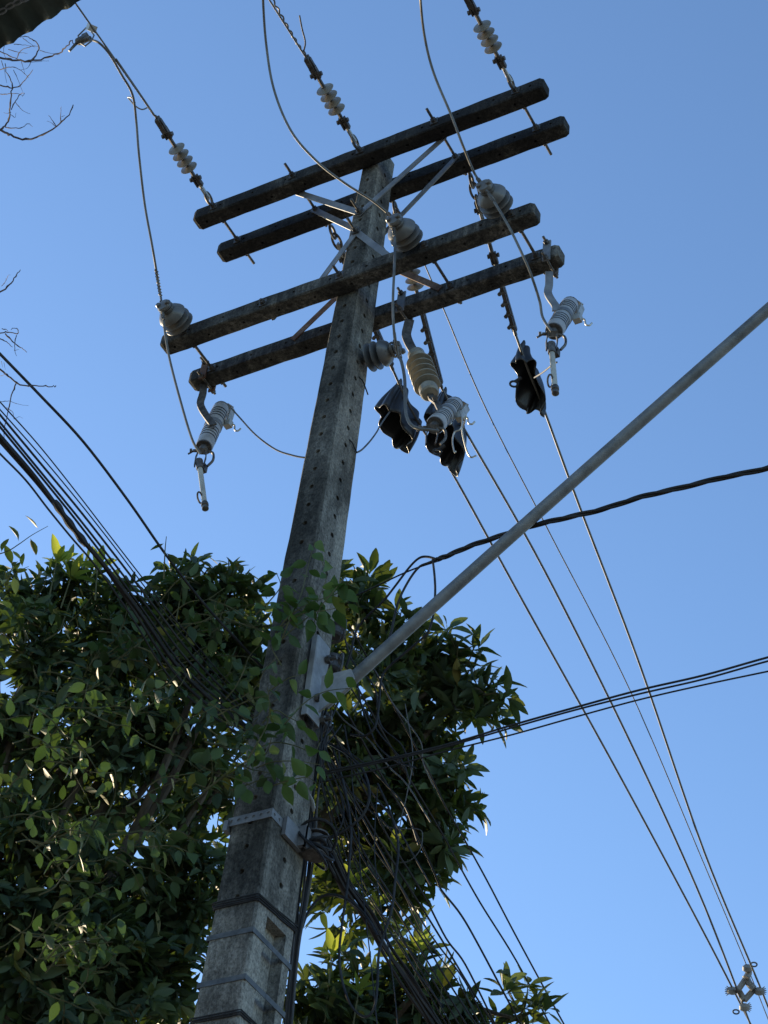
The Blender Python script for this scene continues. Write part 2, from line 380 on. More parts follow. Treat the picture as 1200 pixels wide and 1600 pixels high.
# ------------------------------------------------------------------ flat strap braces
def brace(label, ends, bolt, side, zc, mat, arm_z):
    yy = side*(PD((zc+arm_z)/2)/2+.006*side*side)
    t = thing('brace', label, 'brace', bolt)
    for e in ends:
        mb = MB(); a = V(e); b = V(bolt); d = (b-a).normalized()
        pts = [a-d*.03, a+d*.05, lerp(a, b, .5), b-d*.05, b+d*.025]
        mb.strap(pts, V((0, 0, 1)), .042, .0075); mb.build('strap', mat, t, smooth=False)
    mb = MB(); b = V(bolt); s = side
    mb.tube([b, b+V((0, s*.115, 0))], .010, 8); o = mb.build('bolt', 'steel', t)
    MB().box(b+V((0, s*.012, 0)), (.024, .004, .024)).build('washer', 'steel', o, smooth=False); MB().nut(b+V((0, s*.016, 0)), V((0, s, 0)), .018, .018).build('nut', 'steel', o)
    return t
bz = aty(566, 334, -PD(11.6)/2).z; bz2 = aty(553, 367, -PD(11.45)/2).z
yi = -(inner(ZF)-.000)
def front_strap_end(u, v, y): return aty(u, v, y)
xl = aty(457, 279, yF1).x; xr = aty(678, 196, yF1).x
def pp(x, z, side, extra=.006): return V((x, side*(PD(z)/2+extra), z))
brace('grey strap brace from the pole front up to the upper front crossarm', [V((xl, -inner(ZF)-.002+.006, ZF-.045)), V((xr, -inner(ZF)+.004, ZF-.045))], pp(0.0, bz, -1, .010), -1, bz, 'galv', ZF)
brace('grey strap brace lying on the front of the upper rear crossarm', [V((xl, inner(ZF)-.006, ZF+.0)), V((xr, inner(ZF)-.006, ZF+.0))], pp(0.0, bz, 1, .010), 1, bz, 'galv', ZF)
q1 = aty(480, 440, -inner(ZL)+.004).x; q2 = aty(622, 396, -inner(ZL)+.004).x
brace('grey strap brace from the pole front down to the lower front crossarm', [V((q1, -inner(ZL)+.005, ZL+.0)), V((q2+.06, -inner(ZL)+.005, ZL+.0))], pp(0.0, bz2, -1, .012), -1, bz2, 'galv', ZL)
q1 = aty(462, 527, inner(ZL)-.006).x; q2 = aty(683, 452, inner(ZL)-.006).x
brace('rust-brown strap brace lying on the front of the lowest rear crossarm', [V((q1, inner(ZL)-.006, ZL+.02)), V((q2, inner(ZL)-.006, ZL+.02))], pp(0.0, bz2, 1, .012), 1, bz2, 'rust', ZL)

# ------------------------------------------------------------------ strain insulators
def disc_prof(r, t):
    t = t*.75
    return [(.012, -t), (r*.55, -t*.75), (r*.92, -t*.35), (r, -t*.05), (r*.96, t*.12), (r*.5, t*.45), (.018, t*.9)]
def clevis(mb, c, ax, side):
    b = ax.cross(side).normalized()
    for s in (-1, 1): mb.box(c+side*(s*.017), (.005, .042, .015), side, ax, b)
    mb.tube([c-side*.034+ax*.018, c+side*.034+ax*.018], .0085, 6); mb.nut(c+side*.028+ax*.018, side, .016, .012); mb.nut(c-side*.024+ax*.018, -side, .016, .012)
    mb.tube([c-ax*.03, c+ax*.012], .013, 8)
def strain(label, P0, P1, discs, links, mat='porcbeige', clampkind='thimble'):
    ax = (P1-P0); Ltot = ax.length; ax = ax/Ltot; side = ax.cross(V((0, 0, 1))).normalized(); up = side.cross(ax)
    t = thing('strain_insulator', label, 'insulator', P0)
    P = lambda d: P0+ax*d
    mb = MB(); mb.tube([P0, P(.035)], .011, 8); mb.ring(P(.075), side, .046, .0095, 18, 6, .034, ax); mb.build('eye_bolt', 'steel', t)
    d = .10; flip = 1
    for k in range(links):
        mb = MB(); nrm = up if flip > 0 else side; mb.ring(P(d+.045), nrm, .058, .0088, 18, 6, .026, ax); mb.build('chain_link', 'steel', t); d += .088; flip = -flip
    d0 = discs[0]
    mb = MB(); mb.tube([P(d-.02), P(d+.03), P(d0-.10)], [.016, .013, .012], 8); mb.box(P(d+.02), (.006, .05, .018), side, ax, up); mb.build('tongue', 'brightmetal', t)
    mb = MB(); clevis(mb, P(d0-.11), ax, side); mb.build('clevis', 'steel', t)
    mb = MB(); mb.tube([P(d0-.08), P(discs[-1]+.12)], .013, 8); mb.build('rod', 'steel', t)
    for q in discs:
        mb = MB(); mb.lathe(P(q), ax, disc_prof(.058, .022), 22); mb.build('disc', mat, t)
    e = discs[-1]+.13
    mb = MB(); clevis(mb, P(e), -ax, side); mb.build('clevis', 'steel', t)
    mb = MB()
    if clampkind == 'thimble':
        mb.box(P(e+.065), (.012, .055, .024), side, ax, up); mb.box(P(e+.075), (.022, .03, .012), side, ax, up); mb.tube([P(e+.02), P(e+.14)], [.012, .009], 6)
    else:
        a = e+.03; Lc = Ltot-a-.03
        mb.tube([P(e), P(Ltot)], .012, 6)
        mb.box(P(a+Lc/2)+up*.012, (.016, Lc/2, .014), side, ax, up); mb.box(P(a+Lc/2)-up*.014, (.012, Lc/2*.9, .010), side, ax, up)
        nb = 5
        for i in range(nb):
            q = P(a+Lc*(.25+.65*i/(nb-1))); mb.tube([q-up*.04-side*.02, q+up*.038-side*.02], .006, 5); mb.nut(q-up*.03-side*.02, -up, .014, .012); mb.tube([q-up*.026-side*.02, q-up*.026+side*.022], .008, 5)
    mb.build('dead_end_clamp', 'steel', t)
    return t
FS = []
for (u, v, cu, cv, nm) in ((336, 318, 246, 186, 'leftmost'), (563, 236, 486, 102, 'middle'), (806, 142, 736, 8, 'rightmost')):
    a = aty(u, v, yF1); a.z = ZF; b = atz(cu, cv, ZF)
    FS.append((a, b, nm))
    strain('%s beige four-disc strain insulator above the upper front crossarm' % nm, a, b, [.335, .388, .441, .494], 0)
BS = []
for (u, v, cu, cv, nm, zz, dd, nl) in ((510, 362, 614, 578, 'left-hand rear strain insulator on a chain link, half hidden behind the pole', 11.74, [.37, .42, .47, .52], 1), (612, 318, 690, 606, 'middle rear strain insulator hanging between pole top and black cover', 11.72, [.49, .54, .59, .64], 2), (730, 283, 806, 524, 'right-hand rear strain insulator on heavy chain links', 11.74, [.37, .41, .45, .49], 2)):
    a = aty(u, v, yB1); a.z = ZF-.01; b = atz(cu, cv, zz); BS.append((a, b))
    strain(nm, a, b, dd, nl, clampkind='bolted')

# ------------------------------------------------------------------ wires
def wire(name, label, pts, r, mat, smooth=6, n=6, cat='wire', group=None, parent=None):
    P = catmull(pts, smooth) if smooth else pts
    mb = MB().tube(P, r, n); o = mb.build(name, mat, parent)
    if parent is None: tag(o, label, cat, group)
    return o
def pxline(px, axis, v0, v1, fn=None):
    """pixel polyline -> points whose coordinate `axis` runs from v0 to v1 along it"""
    L = [0]
    for a, b in zip(px, px[1:]): L.append(L[-1]+math.hypot(b[0]-a[0], b[1]-a[1]))
    return [_at(u, v, axis, lerp(v0, v1, l/L[-1])) for (u, v), l in zip(px, L)]
def helix(P, r, R, turns, n=3, ph=0):
    out = []; Pn = P; m = len(Pn)
    for i, p in enumerate(Pn):
        t = (Pn[min(i+1, m-1)]-Pn[max(i-1, 0)]).normalized(); a, b = frame(t); q = ph+2*math.pi*turns*i/(m-1)
        out.append(p+(a*math.cos(q)+b*math.sin(q))*R)
    return out

def extend(P, bend, length):
    d = ((P[-1]-P[-2]).normalized()+bend).normalized(); q = P[-1]; st = max((P[-1]-P[-2]).length, .3); run = 0
    while run < length: run += st; P.append(q+d*run); st *= 1.6
# front conductors towards and over the camera
def fw(i, far, label, tail=True):
    a, b, nm = FS[i]; far = V(far)
    P = [b-V((0, -.04, 0)), b+V((0, -.3, -.003)), lerp(b, far, .2)+V((0, 0, -.03)), lerp(b, far, .6)+V((0, 0, -.06)), far]
    wire('conductor', label, P, .0062, 'alu')
e1 = atz(120, 5, ZF)
fw(0, e1+(e1-FS[0][1])*14, 'bare overhead conductor from the leftmost strain insulator to the roof corner')
fw(1, FS[1][1]+V((.05, -14, 0)), 'bare overhead conductor rising from the middle strain insulator to the top edge')
fw(2, FS[2][1]+V((.05, -14, 0)), 'bare overhead conductor leaving the rightmost strain insulator at the top edge')
# armour wraps
a, b, _ = FS[0]
P = pxline([(240, 180), (215, 143), (180, 92)], 1, b.y-.02, atz(180, 92, ZF).y)
wire('armour_rod', 'dark wrapped tail along the leftmost front conductor', [p+V((.006, 0, -.006)) for p in P], .008, 'steel')
wire('tail_wire', 'loose hooked wire tail below the leftmost front conductor', pxline([(231, 168), (222, 171), (212, 166), (203, 156), (200, 152), (206, 153), (211, 160)], 1, b.y-.05, b.y-.2), .0045, 'alu')
a, b, _ = FS[1]
P = [p for p in pxline([(487, 97), (470, 76), (455, 52), (440, 25), (424, -4)], 1, b.y, b.y-.5)]
Pd = catmull(P, 14); wire('armour_rod', 'twisted wrap along the middle front conductor', helix(Pd, 0, .006, 9), .0055, 'steel', 0)
wire('tail_wire', 'free wire tail sticking up beside the middle front conductor', pxline([(474, 82), (477, 66), (472, 45), (468, 24)], 1, b.y-.08, b.y-.28), .005, 'steel')

# ------------------------------------------------------------------ pin insulators
def pin_insulator(label, base, head, mat='porcgrey', wide=.98):
    ax = (head-base).normalized(); t = thing('pin_insulator', label, 'insulator', base); s = (head-base).length/.235
    mb = MB(); mb.lathe(base, ax, [(.030, -.0), (.030, .012*s), (.020, .014*s), (.018, .085*s)], 12); mb.build('pin', 'steel', t)
    mb = MB()
    prof = [(.03, .050)]
    for h in (.046, .088): prof += [(.034, h+.016), (.070, h+.006), (.090, h), (.097, h+.004), (.096, h+.010), (.078, h+.017), (.036, h+.026)]
    prof += [(.036, .142), (.070, .131), (.087, .130), (.092, .137), (.087, .150), (.070, .174), (.046, .187), (.036, .196), (.034, .206), (.038, .214), (.046, .219), (.048, .234), (.040, .246), (.02, .250)]
    mb.lathe(base, ax, [(r*wide, h*s) for r, h in prof], 28); bd = mb.build('body', mat, t)
    mb = MB()
    sd = ax.cross(V((0, 0, 1))).normalized()
    for q in (.200, .208): mb.ring(base+ax*(q*s), ax, .044, .005, 18, 5)
    mb.build('tie_wire', 'alu', t)
    mb = MB(); u2 = sd.cross(ax)
    for k in (-1, 1):
      mb = MB(); mb.lathe(base+ax*(.235*s)+sd*(k*.03), ax, [(.016, 0), (.019, .010), (.014, .024), (.004, .027)], 10)
      mb.build('head_lug', mat, t)
    return base+ax*(.205*s)
pb = aty(287, 514, yF2); ph = aty(256, 477, yF2-.215); H_L = pin_insulator('grey ribbed pin insulator at the left end of the lower front crossarm', pb, ph)
pb = aty(644, 384, yF2); ph = aty(616, 343, yF2-.215); H_C = pin_insulator('grey ribbed pin insulator on the lower front crossarm just right of the pole', pb, ph)
pb = aty(784, 331, yF2); ph = aty(757, 290, yF2-.215); H_R = pin_insulator('grey ribbed pin insulator at the right end of the lower front crossarm', pb, ph)
zs_ = atx(566, 563, PW(10.3)/2).z
pb = V((PW(zs_)/2, atx(566, 563, PW(10.3)/2).y, zs_)); ph = pb+V((.235, 0, .0)); H_S = pin_insulator('grey pin insulator sticking out sideways from the right pole face', pb, ph, 'porcdark', .88)

# jumpers
def spiral(c0, c1, R, r, turns, parent, name='tie_wrap'):
    n = int(turns*8); P = [lerp(c0, c1, i/n) for i in range(n+1)]
    MB().tube(helix(P, 0, R, turns), r, 4).build(name, 'alu', parent)
def jumper(name, label, px, ys, r=.0075, mat='alu', wraps=()):
    P = []
    for (u, v), y in zip(px, ys): P.append(aty(u, v, y))
    t = thing(name, label, 'wire', P[-1])
    C_ = catmull(P, 7); MB().tube(C_, r, 7).build('strand', mat, t)
    for (i, j) in wraps:
        a, b = C_[int(i*(len(C_)-1))], C_[int(j*(len(C_)-1))]; spiral(a, b, r*1.25, .0035, 9, t)
    return t
hy = yF2-.19
jumper('jumper_wire', 'left jumper wire looping from tap clamp over left pin insulator to left cutout',
       [(143, 62), (156, 68), (172, 86), (190, 117), (207, 148), (213, 190), (217, 240), (226, 318), (238, 385), (248, 445), (253, 476), (258, 520), (266, 565), (283, 630), (300, 686), (313, 709)],
       [-1.62, -1.6, -1.5, -1.35, -1.2, -1.05, -.95, -.75, -.6, hy, hy-.02, hy+.03, hy+.1, hy+.2, hy+.28, hy+.33], wraps=((.58, .64), (.66, .71)))
jumper('jumper_wire', 'middle jumper wire curving down to the pin insulator beside the pole',
       [(410, -60), (411, 0), (416, 70), (428, 140), (455, 205), (495, 252), (540, 287), (580, 312), (606, 333), (614, 342)],
       [-1.6, -1.4, -1.2, -1.05, -.9, -.75, -.62, -.5, hy, hy-.01], wraps=((.9, .99),))
jumper('jumper_wire', 'middle jumper wire hanging straight from the pin insulator past the lower crossarms',
       [(614, 343), (617, 375), (616, 420), (614, 470), (615, 510), (619, 540), (622, 556)], [hy-.01, hy, hy-.03, hy, hy+.05, hy+.12, hy+.2], wraps=((0.02, .16),))
jumper('jumper_wire', 'right jumper wire from the top edge over the right pin insulator to the right cutout',
       [(656, -60), (657, 0), (664, 60), (678, 115), (705, 180), (725, 232), (742, 272), (757, 293), (775, 320), (797, 358), (815, 395), (830, 430), (843, 470), (848, 496), (862, 518)],
       [-1.5, -1.25, -1.05, -.9, -.75, -.62, hy, hy-.02, hy, hy+.06, hy+.12, hy+.2, hy+.3, hy+.34, hy+.36], wraps=((.45, .5), (.53, .57)))
jumper('jumper_wire', 'thick grey jumper looping from the sideways pin insulator under the middle cutout',
       [(616, 520), (620, 548), (627, 565), (632, 590), (633, 620), (634, 645), (641, 662), (655, 670), (672, 672), (686, 674)],
       [0.0, -.02, -.04, -.05, -.05, -.06, -.05, -.03, 0, .03], .0095, wraps=((.05, .2),))
wire('ground_wire', 'thin grey wire sagging from the left cutout to the left pole edge', pxline([(357, 633), (375, 653), (400, 680), (430, 702), (455, 711), (476, 715), (500, 715)], 1, .22, .2), .0055, 'greycable')
wire('ground_wire', 'thin grey wire rising from the right pole edge to the left black cover', pxline([(540, 708), (560, 706), (575, 693), (588, 676), (594, 665), (604, 650), (612, 640)], 1, .22, 1.5), .0055, 'greycable')
wire('ground_wire', 'short thin wire between the right black cover and the right fuse tube', pxline([(835, 590), (848, 582), (862, 571), (870, 566)], 1, 1.2, .3), .0055, 'greycable')
for (px, lb) in (([(563, 583), (566, 594), (571, 606), (575, 617)], 'upper'), ([(545, 680), (549, 690), (554, 700), (558, 708)], 'lower')):
    Q = [atx(u, v, PW(9.9)/2+.012) for u, v in px]; Q[0] = Q[0]-V((.03, 0, 0)); wire('tie_wire', '%s stub of black wire sticking out of the right pole face' % lb, Q, .004, 'cable')
# tap clamp on the left conductor
t = thing('tap_clamp', 'hot-line tap clamp hanging from the left conductor near the roof corner', 'clamp', atz(126, 64, ZF))
ty = -1.66
mb = MB(); c = aty(143, 44, ty); mb.box(c, (.02, .028, .018), V((.6, -.5, .6)).normalized(), V((.3, .85, .4)).normalized(), V((.7, 0, -.7)).normalized()); mb.build('stirrup_block', 'brightmetal', t, smooth=False)
mb = MB(); mb.tube([aty(u, v, ty) for u, v in ((138, 40), (122, 56), (124, 66), (133, 72), (143, 64), (147, 55), (143, 50))], .005, 6); mb.build('stirrup', 'alu', t)
mb = MB(); a, b = aty(121, 65, ty), aty(141, 60, ty); mb.tube([a, lerp(a, b, .3), lerp(a, b, .6), b], [.022, .028, .02, .016], 10); mb.box(aty(133, 58, ty), (.018, .018, .02)); mb.build('clamp_body', 'steel', t)
mb = MB(); mb.tube([aty(119, 68, ty), aty(108, 80, ty)], [.010, .008], 8); mb.build('eye_screw', 'steel', t)

# ------------------------------------------------------------------ fuse cutouts
def sheds(mb, A, ax, L, r0, r1, groups, n=24):
    prof = [(r1, 0), (r1, L*.06)]
    for g0, g1, k in groups:
        for i in range(k):
            a = lerp(g0, g1, i/k)*L; w_ = (g1-g0)*L/k
            prof += [(r1, a), (r1*.97, a+w_*.06), (r0, a+w_*.10), (r0, a+w_*.40), (r1*.97, a+w_*.44), (r1, a+w_*.5)]
        prof += [(r1, g1*L)]
    prof += [(r1, L*.97), (r1*.9, L)]
    mb.lathe(A, ax, prof, n)
def hook(mb, P, r): mb.tube(catmull(P, 4), r, 6)
def cutout(label, top, bot, yt, yb, mount, tube=None, extra=None):
    A = aty(bot[0], bot[1], yb); B = aty(top[0], top[1], yt); ax = (B-A); L = ax.length; ax.normalize()
    t = thing('fuse_cutout', label, 'fuse cutout', A)
    side = ax.cross(V((0, 1, 0))).normalized(); fr = side.cross(ax)
    mb = MB(); mb.lathe(A, ax, [(.049, 0), (.052, .01), (.052, L*.48), (.047, L*.50), (.047, L*.53), (.052, L*.55), (.052, L-.02), (.046, L)], 26); body = mb.build('insulator_body', 'polywhite', t, ang=30)
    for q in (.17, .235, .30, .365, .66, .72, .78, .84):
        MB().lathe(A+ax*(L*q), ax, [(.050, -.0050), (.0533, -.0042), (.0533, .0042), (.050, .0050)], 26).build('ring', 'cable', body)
    mb = MB(); mb.lathe(A, ax, [(.03, -.012), (.048, -.012), (.048, -.001)], 20); mb.tube([A-ax*.06, A+ax*.01], [.022, .03], 8); mb.build('bottom_cap', 'steel', t)
    mb = MB(); mb.lathe(B, ax, [(.05, 0), (.046, .012), (.02, .016), (.018, .045)], 16); mb.build('top_cap', 'galv', t)
    # mounting tab at mid height
    mid = A+ax*(L*.52); mb = MB(); m0 = V(mount)
    mb.strap([m0, lerp(m0, mid, .6), mid], side, .03, .010); mb.lathe(mid-ax*.02, ax, [(.0555, 0), (.0555, .04)], 20); mb.build('mounting_band', 'galv', t)
    # top contact arm with horns, hanging on the far right side of the body
    mb = MB(); c0 = B+ax*.03; s2 = (RT-ax*RT.dot(ax)).normalized(); c1 = c0+s2*.055+V((0, .02, 0)); c2 = c1-ax*.20+s2*.012
    mb.strap([c0, c0+s2*.03+ax*.012, c1], fr, .03, .008); mb.strap([c1, lerp(c1, c2, .5), c2], fr, .042, .012); mb.box(c2, (.022, .02, .024)); mb.build('top_contact', 'brightmetal', t)
    for k in (-1, 1):
        mb = MB(); d = RT*k; P0 = c2+d*.018
        hook(mb, [P0, P0+d*.022-V((0, 0, .012)), P0+d*.03-V((0, 0, .052)), P0+d*.05-V((0, 0, .060)), P0+d*.064-V((0, 0, .040))], .0055); mb.build('arcing_horn', 'brightmetal', t)
    # lower hinge
    mb = MB(); h = A-ax*.05; dn = V((0, 0, -1))
    mb.box(h, (.032, .018, .016), RT, FW, UP); 
    for k in (-1, 1): mb.strap([h+RT*(.022*k), h+RT*(.030*k)+dn*.06, h+RT*(.026*k)+dn*.13], FW, .022, .007)
    mb.tube([h+RT*-.055+dn*.0, h+RT*.03], .010, 6); mb.tube(catmull([h+RT*.02, h+RT*.065+dn*.02, h+RT*.075+dn*.08, h+RT*.05+dn*.13], 4), .008, 6)
    mb.build('hinge', 'steel', t)
    mb = MB(); mb.nut(h+RT*-.06, -RT, .014, .014); mb.tube([h+RT*-.05, h+RT*-.085-UP*.02], .006, 6); mb.build('terminal', 'steel', t)
    if tube:
        T0 = h+dn*.11; T1 = aty(tube[0], tube[1], T0.y); d = (T1-T0).normalized(); LT = (T1-T0).length
        mb = MB(); mb.tube([T0-d*.03, T0+d*.05], [.024, .022], 10); mb.box(T0+RT*.022-UP*.03, (.02, .016, .026)); mb.build('trunnion', 'steel', t)
        mb = MB(); mb.tube([T0+d*.05, T1-d*.06], .0155, 12); mb.build('fuse_tube', 'fibre', t)
        mb = MB(); mb.lathe(T1-d*.065, d, [(.018, 0), (.022, .01), (.022, .03), (.016, .034), (.020, .042), (.020, .06), (.012, .066)], 12)
        mb.ring(T1-d*.11-RT*.022, FW, .034, .0055, 14, 6, .014, d); mb.build('ferrule', 'steel', t)
    return t, A, B
def bracket_bolt(t, x, z):
    o = MB().tube([(x, yfr-.06, z), (x, yB2+.045, z)], .0085, 8).build('bolt', 'steel', t)
    MB().nut((x, yfr-.012, z), V((0, -1, 0)), .017, .016).build('nut', 'steel', o); MB().nut((x, yB2+.012, z), V((0, 1, 0)), .017, .016).build('nut', 'steel', o)
def arm_bracket(label, px, y, plate=None, mat='steel', wd=.045):
    P = [aty(u, v, y) for u, v in px]; t = thing('cutout_bracket', label, 'bracket', P[0])
    mb = MB(); mb.strap(catmull(P, 3), RT, wd, .010); mb.build('hanger', mat, t, smooth=False)
    return t, P
yfr = yf(ZL, 1, 'f'); yb2c = (yfr+yB2)/2
# left cutout
t, P = arm_bracket('dark bent bracket at the left end of the lowest crossarm', [(318, 600), (317, 615), (313, 630), (318, 643), (327, 656), (333, 664)], yb2c, mat='steel')
xe = -1.25+.115
MB().box((xe, yfr-.006, ZL), (.024, .005, .075)).build('clamp_plate', 'rust', t, smooth=False); MB().box((xe, yB2+.006, ZL), (.024, .005, .075)).build('clamp_plate', 'rust', t, smooth=False)
for zz in (.062, -.062): bracket_bolt(t, xe, ZL+zz)
cutout('open fuse cutout below the left end of the lowest crossarm with its tube hanging', (346, 638), (319, 698), .30, .17, P[-1]-V((0, 0, .02)), (321, 796))
# right cutout
t, P = arm_bracket('bent galvanised bracket at the right end of the lowest crossarm', [(858, 425), (858, 445), (856, 457), (861, 468), (868, 478), (869, 486)], yb2c, mat='galv')
xe = aty(853, 420, yfr).x
MB().box((xe, yfr-.006, ZL+.005), (.024, .005, .085)).build('clamp_plate', 'galv', t, smooth=False); MB().box((xe, yB2+.006, ZL), (.024, .005, .075)).build('clamp_plate', 'galv', t, smooth=False)
for zz in (.072, -.065): bracket_bolt(t, xe, ZL+zz)
cutout('open fuse cutout below the right end of the lowest crossarm with its tube hanging', (891, 476), (866, 517), .30, .13, P[-1]-V((0, 0, .02)), (868, 616))
# middle: bracket, cream post insulator, cutout
t, P = arm_bracket('dark bracket under the lowest crossarm right of the pole', [(640, 500), (637, 512), (635, 524), (640, 538), (647, 550), (650, 556)], yb2c, wd=.055)
xe = aty(626, 480, yfr).x
MB().box((xe, yfr-.006, ZL+.0), (.026, .005, .085)).build('clamp_plate', 'galv', t, smooth=False); MB().box((xe, yB2+.006, ZL), (.024, .005, .075)).build('clamp_plate', 'galv', t, smooth=False)
for zz in (.07, -.068): bracket_bolt(t, xe, ZL+zz)
T = aty(650, 553, yb2c); Bt = aty(672, 616, yb2c-.02); ax = (Bt-T).normalized(); LT = (Bt-T).length
t = thing('post_insulator', 'cream ribbed porcelain post insulator hanging above the middle cutout', 'insulator', T)
mb = MB(); prof = [(.035, 0), (.050, .006), (.052, .05), (.044, .062)]
nsh = 5; h0, h1 = .075, LT-.075
for i in range(nsh):
    a = lerp(h0, h1, i/nsh); wv = (h1-h0)/nsh
    prof += [(.036, a), (.034, a+wv*.46), (.070, a+wv*.62), (.077, a+wv*.68), (.075, a+wv*.74), (.066, a+wv*.75), (.036, a+wv*.72)]
prof += [(.044, LT-.07), (.054, LT-.06), (.054, LT-.01), (.046, LT), (.02, LT+.002)]
mb.lathe(T, ax, prof, 28); mb.build('body', 'porccream', t, ang=35)
mb = MB(); mb.strap([Bt-ax*.01, Bt+ax*.05, aty(683, 630, yb2c-.03), aty(690, 645, yb2c-.06)], RT, .034, .012); mb.nut(aty(680, 622, yb2c-.05), -FW, .018, .016); mb.build('hanger_link', 'steel', t)
tc, A_, B_ = cutout('tilted white fuse cutout with no tube below the cream post insulator', (711, 633), (680, 664), .28, .08, aty(690, 645, yb2c-.06))
wire('lead_wire', 'pale curved lead from the top of the middle cutout', pxline([(712, 628), (722, 630), (728, 645), (726, 660), (722, 672), (728, 700), (735, 714), (744, 712)], 1, .3, .5), .005, 'brightmetal')
wire('contact_hook', 'pale bent wire hook in front of the middle black cover', pxline([(718, 642), (722, 655), (720, 670), (710, 676), (707, 690), (710, 706), (713, 705)], 1, .2, .2), .0045, 'brightmetal')

# ------------------------------------------------------------------ black bird covers on the rear dead ends
def cover(label, C0, wdir, down, Lw, H, wt, wb, flutes, amp, seed, lean=0.0, rag=.03, ns=1.0):
    rd = random.Random(seed); wdir = wdir.normalized(); down = down.normalized(); side = wdir.cross(down).normalized()
    t = thing('wildlife_cover', label, 'cover', C0); mb = MB(); n = 72; rows = 9
    ph = rd.uniform(0, 6)
    def loop(k, ins=0):
        f = k/(rows-1); out = []
        for i in range(n):
            q = 2*math.pi*i/n; wv = lerp(wt, wb, f**.7)/2
            c, s = math.cos(q), math.sin(q)
            ex = Lw/2*(abs(c)**.75)*(1 if c > 0 else -1)*(1+.10*f); sy_ = wv*(abs(s)**.6)*(1 if s > 0 else -1)
            fl = amp*math.cos(flutes*q+ph)*(.8+.2*f)
            hh = H*f*(1+.04*math.sin(2*q+ph)+rag*math.cos(3*q+ph)*f*f)*(1+lean*c)
            p = C0+wdir*(ex+fl*c*.6)+side*(sy_+fl*s)+down*hh
            out.append(p+side*(-.02*math.sin(3*f+q))+noise.noise_vector(p*7)*(.008*f*ns)+noise.noise_vector(p*24)*.0018*ns)
        return out
    L_ = [loop(k) for k in range(rows)]; o = 0
    for lp in L_: mb.v += lp
    for k in range(rows-1):
        for i in range(n):
            j = (i+1) % n; mb.f.append((k*n+i, k*n+j, (k+1)*n+j, (k+1)*n+i))
    mb.f.append(tuple(range(n))[::-1])
    o = mb.build('shell', 'plastic', t, ang=60)
    md = o.modifiers.new('thick', 'SOLIDIFY'); md.thickness = .004; md.offset = -1
    return t
def wl(a, b): return (b-a).normalized()
CV = []
cover('leftmost black fluted cover hanging open beside the pole', aty(641, 626, 1.58), V((-.02, 1, -.28)), V((-.42, -.05, -1)), .33, .26, .05, .14, 7, .027, 3, 0, .03, .4)
cover('middle black fluted cover behind the tilted middle cutout', aty(710, 642, 1.75), V((-.05, 1, -.26)), V((-.26, .05, -1)), .36, .28, .06, .15, 7, .027, 8, .12, .14, 1.2)
cover('rightmost black fluted cover near the right cutout', aty(831, 568, 1.62), V((-.10, 1, -.26)), V((-.12, .1, -1)), .33, .21, .05, .12, 7, .024, 12, .25, .2, 1.2)
for (u, v, y, lb) in ((679, 706, 1.7, 'middle'), (799, 600, 1.5, 'rightmost')):
    t = thing('pull_clip', 'small black clip on the edge of the %s black cover' % lb, 'clip', aty(u+8, v-4, y))
    mb = MB(); mb.ring(aty(u+4, v, y), FW, .026, .008, 12, 6, .018); mb.build('loop', 'plastic', t)
    mb = MB(); mb.tube([aty(u+6, v-4, y), aty(u+16, v-10, y)], .012, 6); mb.build('stem', 'plastic', t)

# ------------------------------------------------------------------ rear conductors and spacer
SP = atd(1163, 1545, 17.0)
px_sp = {'l': (1147, 1549), 'm': (1160, 1568), 'n': (1168, 1512), 'r': (1190, 1548)}
def rear(label, start, pts, end_px, r, mat='alu', ext=(1200, 1600), name='conductor', t_end=17.0):
    E_ = atd(*end_px, t_end); P = [start]
    L0 = proj(start); tot = math.hypot(end_px[0]-L0[0], end_px[1]-L0[1])
    for (u, v) in pts:
        f = math.hypot(u-L0[0], v-L0[1])/tot; dz = lerp(L0[2], t_end, f**1.25); P.append(atd(u, v, dz))
    P.append(E_)
    extend(P, V((-.02, .0, .02)), 25)
    wire(name, label, P, r, mat, 8)
rear('leftmost rear conductor running from the left black cover down to the spacer', BS[0][1], [(640, 635), (668, 683), (706, 738), (820, 945), (960, 1197), (1080, 1420)], px_sp['l'], .0088)
rear('middle rear conductor running from the middle black cover down to the spacer', BS[1][1], [(712, 648), (738, 692), (850, 890), (985, 1160), (1090, 1390)], px_sp['m'], .0088)
rear('rightmost rear conductor running from the right black cover down to the spacer', BS[2][1], [(826, 580), (850, 640), (905, 790), (1000, 1040), (1100, 1330)], px_sp['r'], .0088)
rear('thin messenger wire between the rear conductors', aty(663, 412, .3), [(697, 492), (760, 640), (860, 835), (985, 1080), (1100, 1350)], px_sp['n'], .0045)
t = thing('cable_spacer', 'grey four-armed cable spacer clamping the conductors at lower right', 'spacer', SP)
def spx(u, v, dz=0): return atd(u, v, 17.0+dz)
for A, B in (((1158, 1528), (1172, 1545)), ((1155, 1545), (1168, 1529)), ((1168, 1556), (1184, 1538)), ((1158, 1550), (1166, 1562))):
    pass
mb = MB()
for pts, r in (([(1165, 1524), (1170, 1536), (1178, 1545)], .030), ([(1166, 1528), (1160, 1537), (1153, 1547)], .026), ([(1179, 1545), (1172, 1553), (1163, 1563)], .026), ([(1153, 1546), (1159, 1556), (1163, 1563)], .026), ([(1168, 1513), (1170, 1520), (1166, 1528)], .028)):
    P = [spx(u, v, -.03*i) for i, (u, v) in enumerate(pts)]; mb.tube(catmull(P, 4), r, 8)
mb.build('frame', 'spacergrey', t)
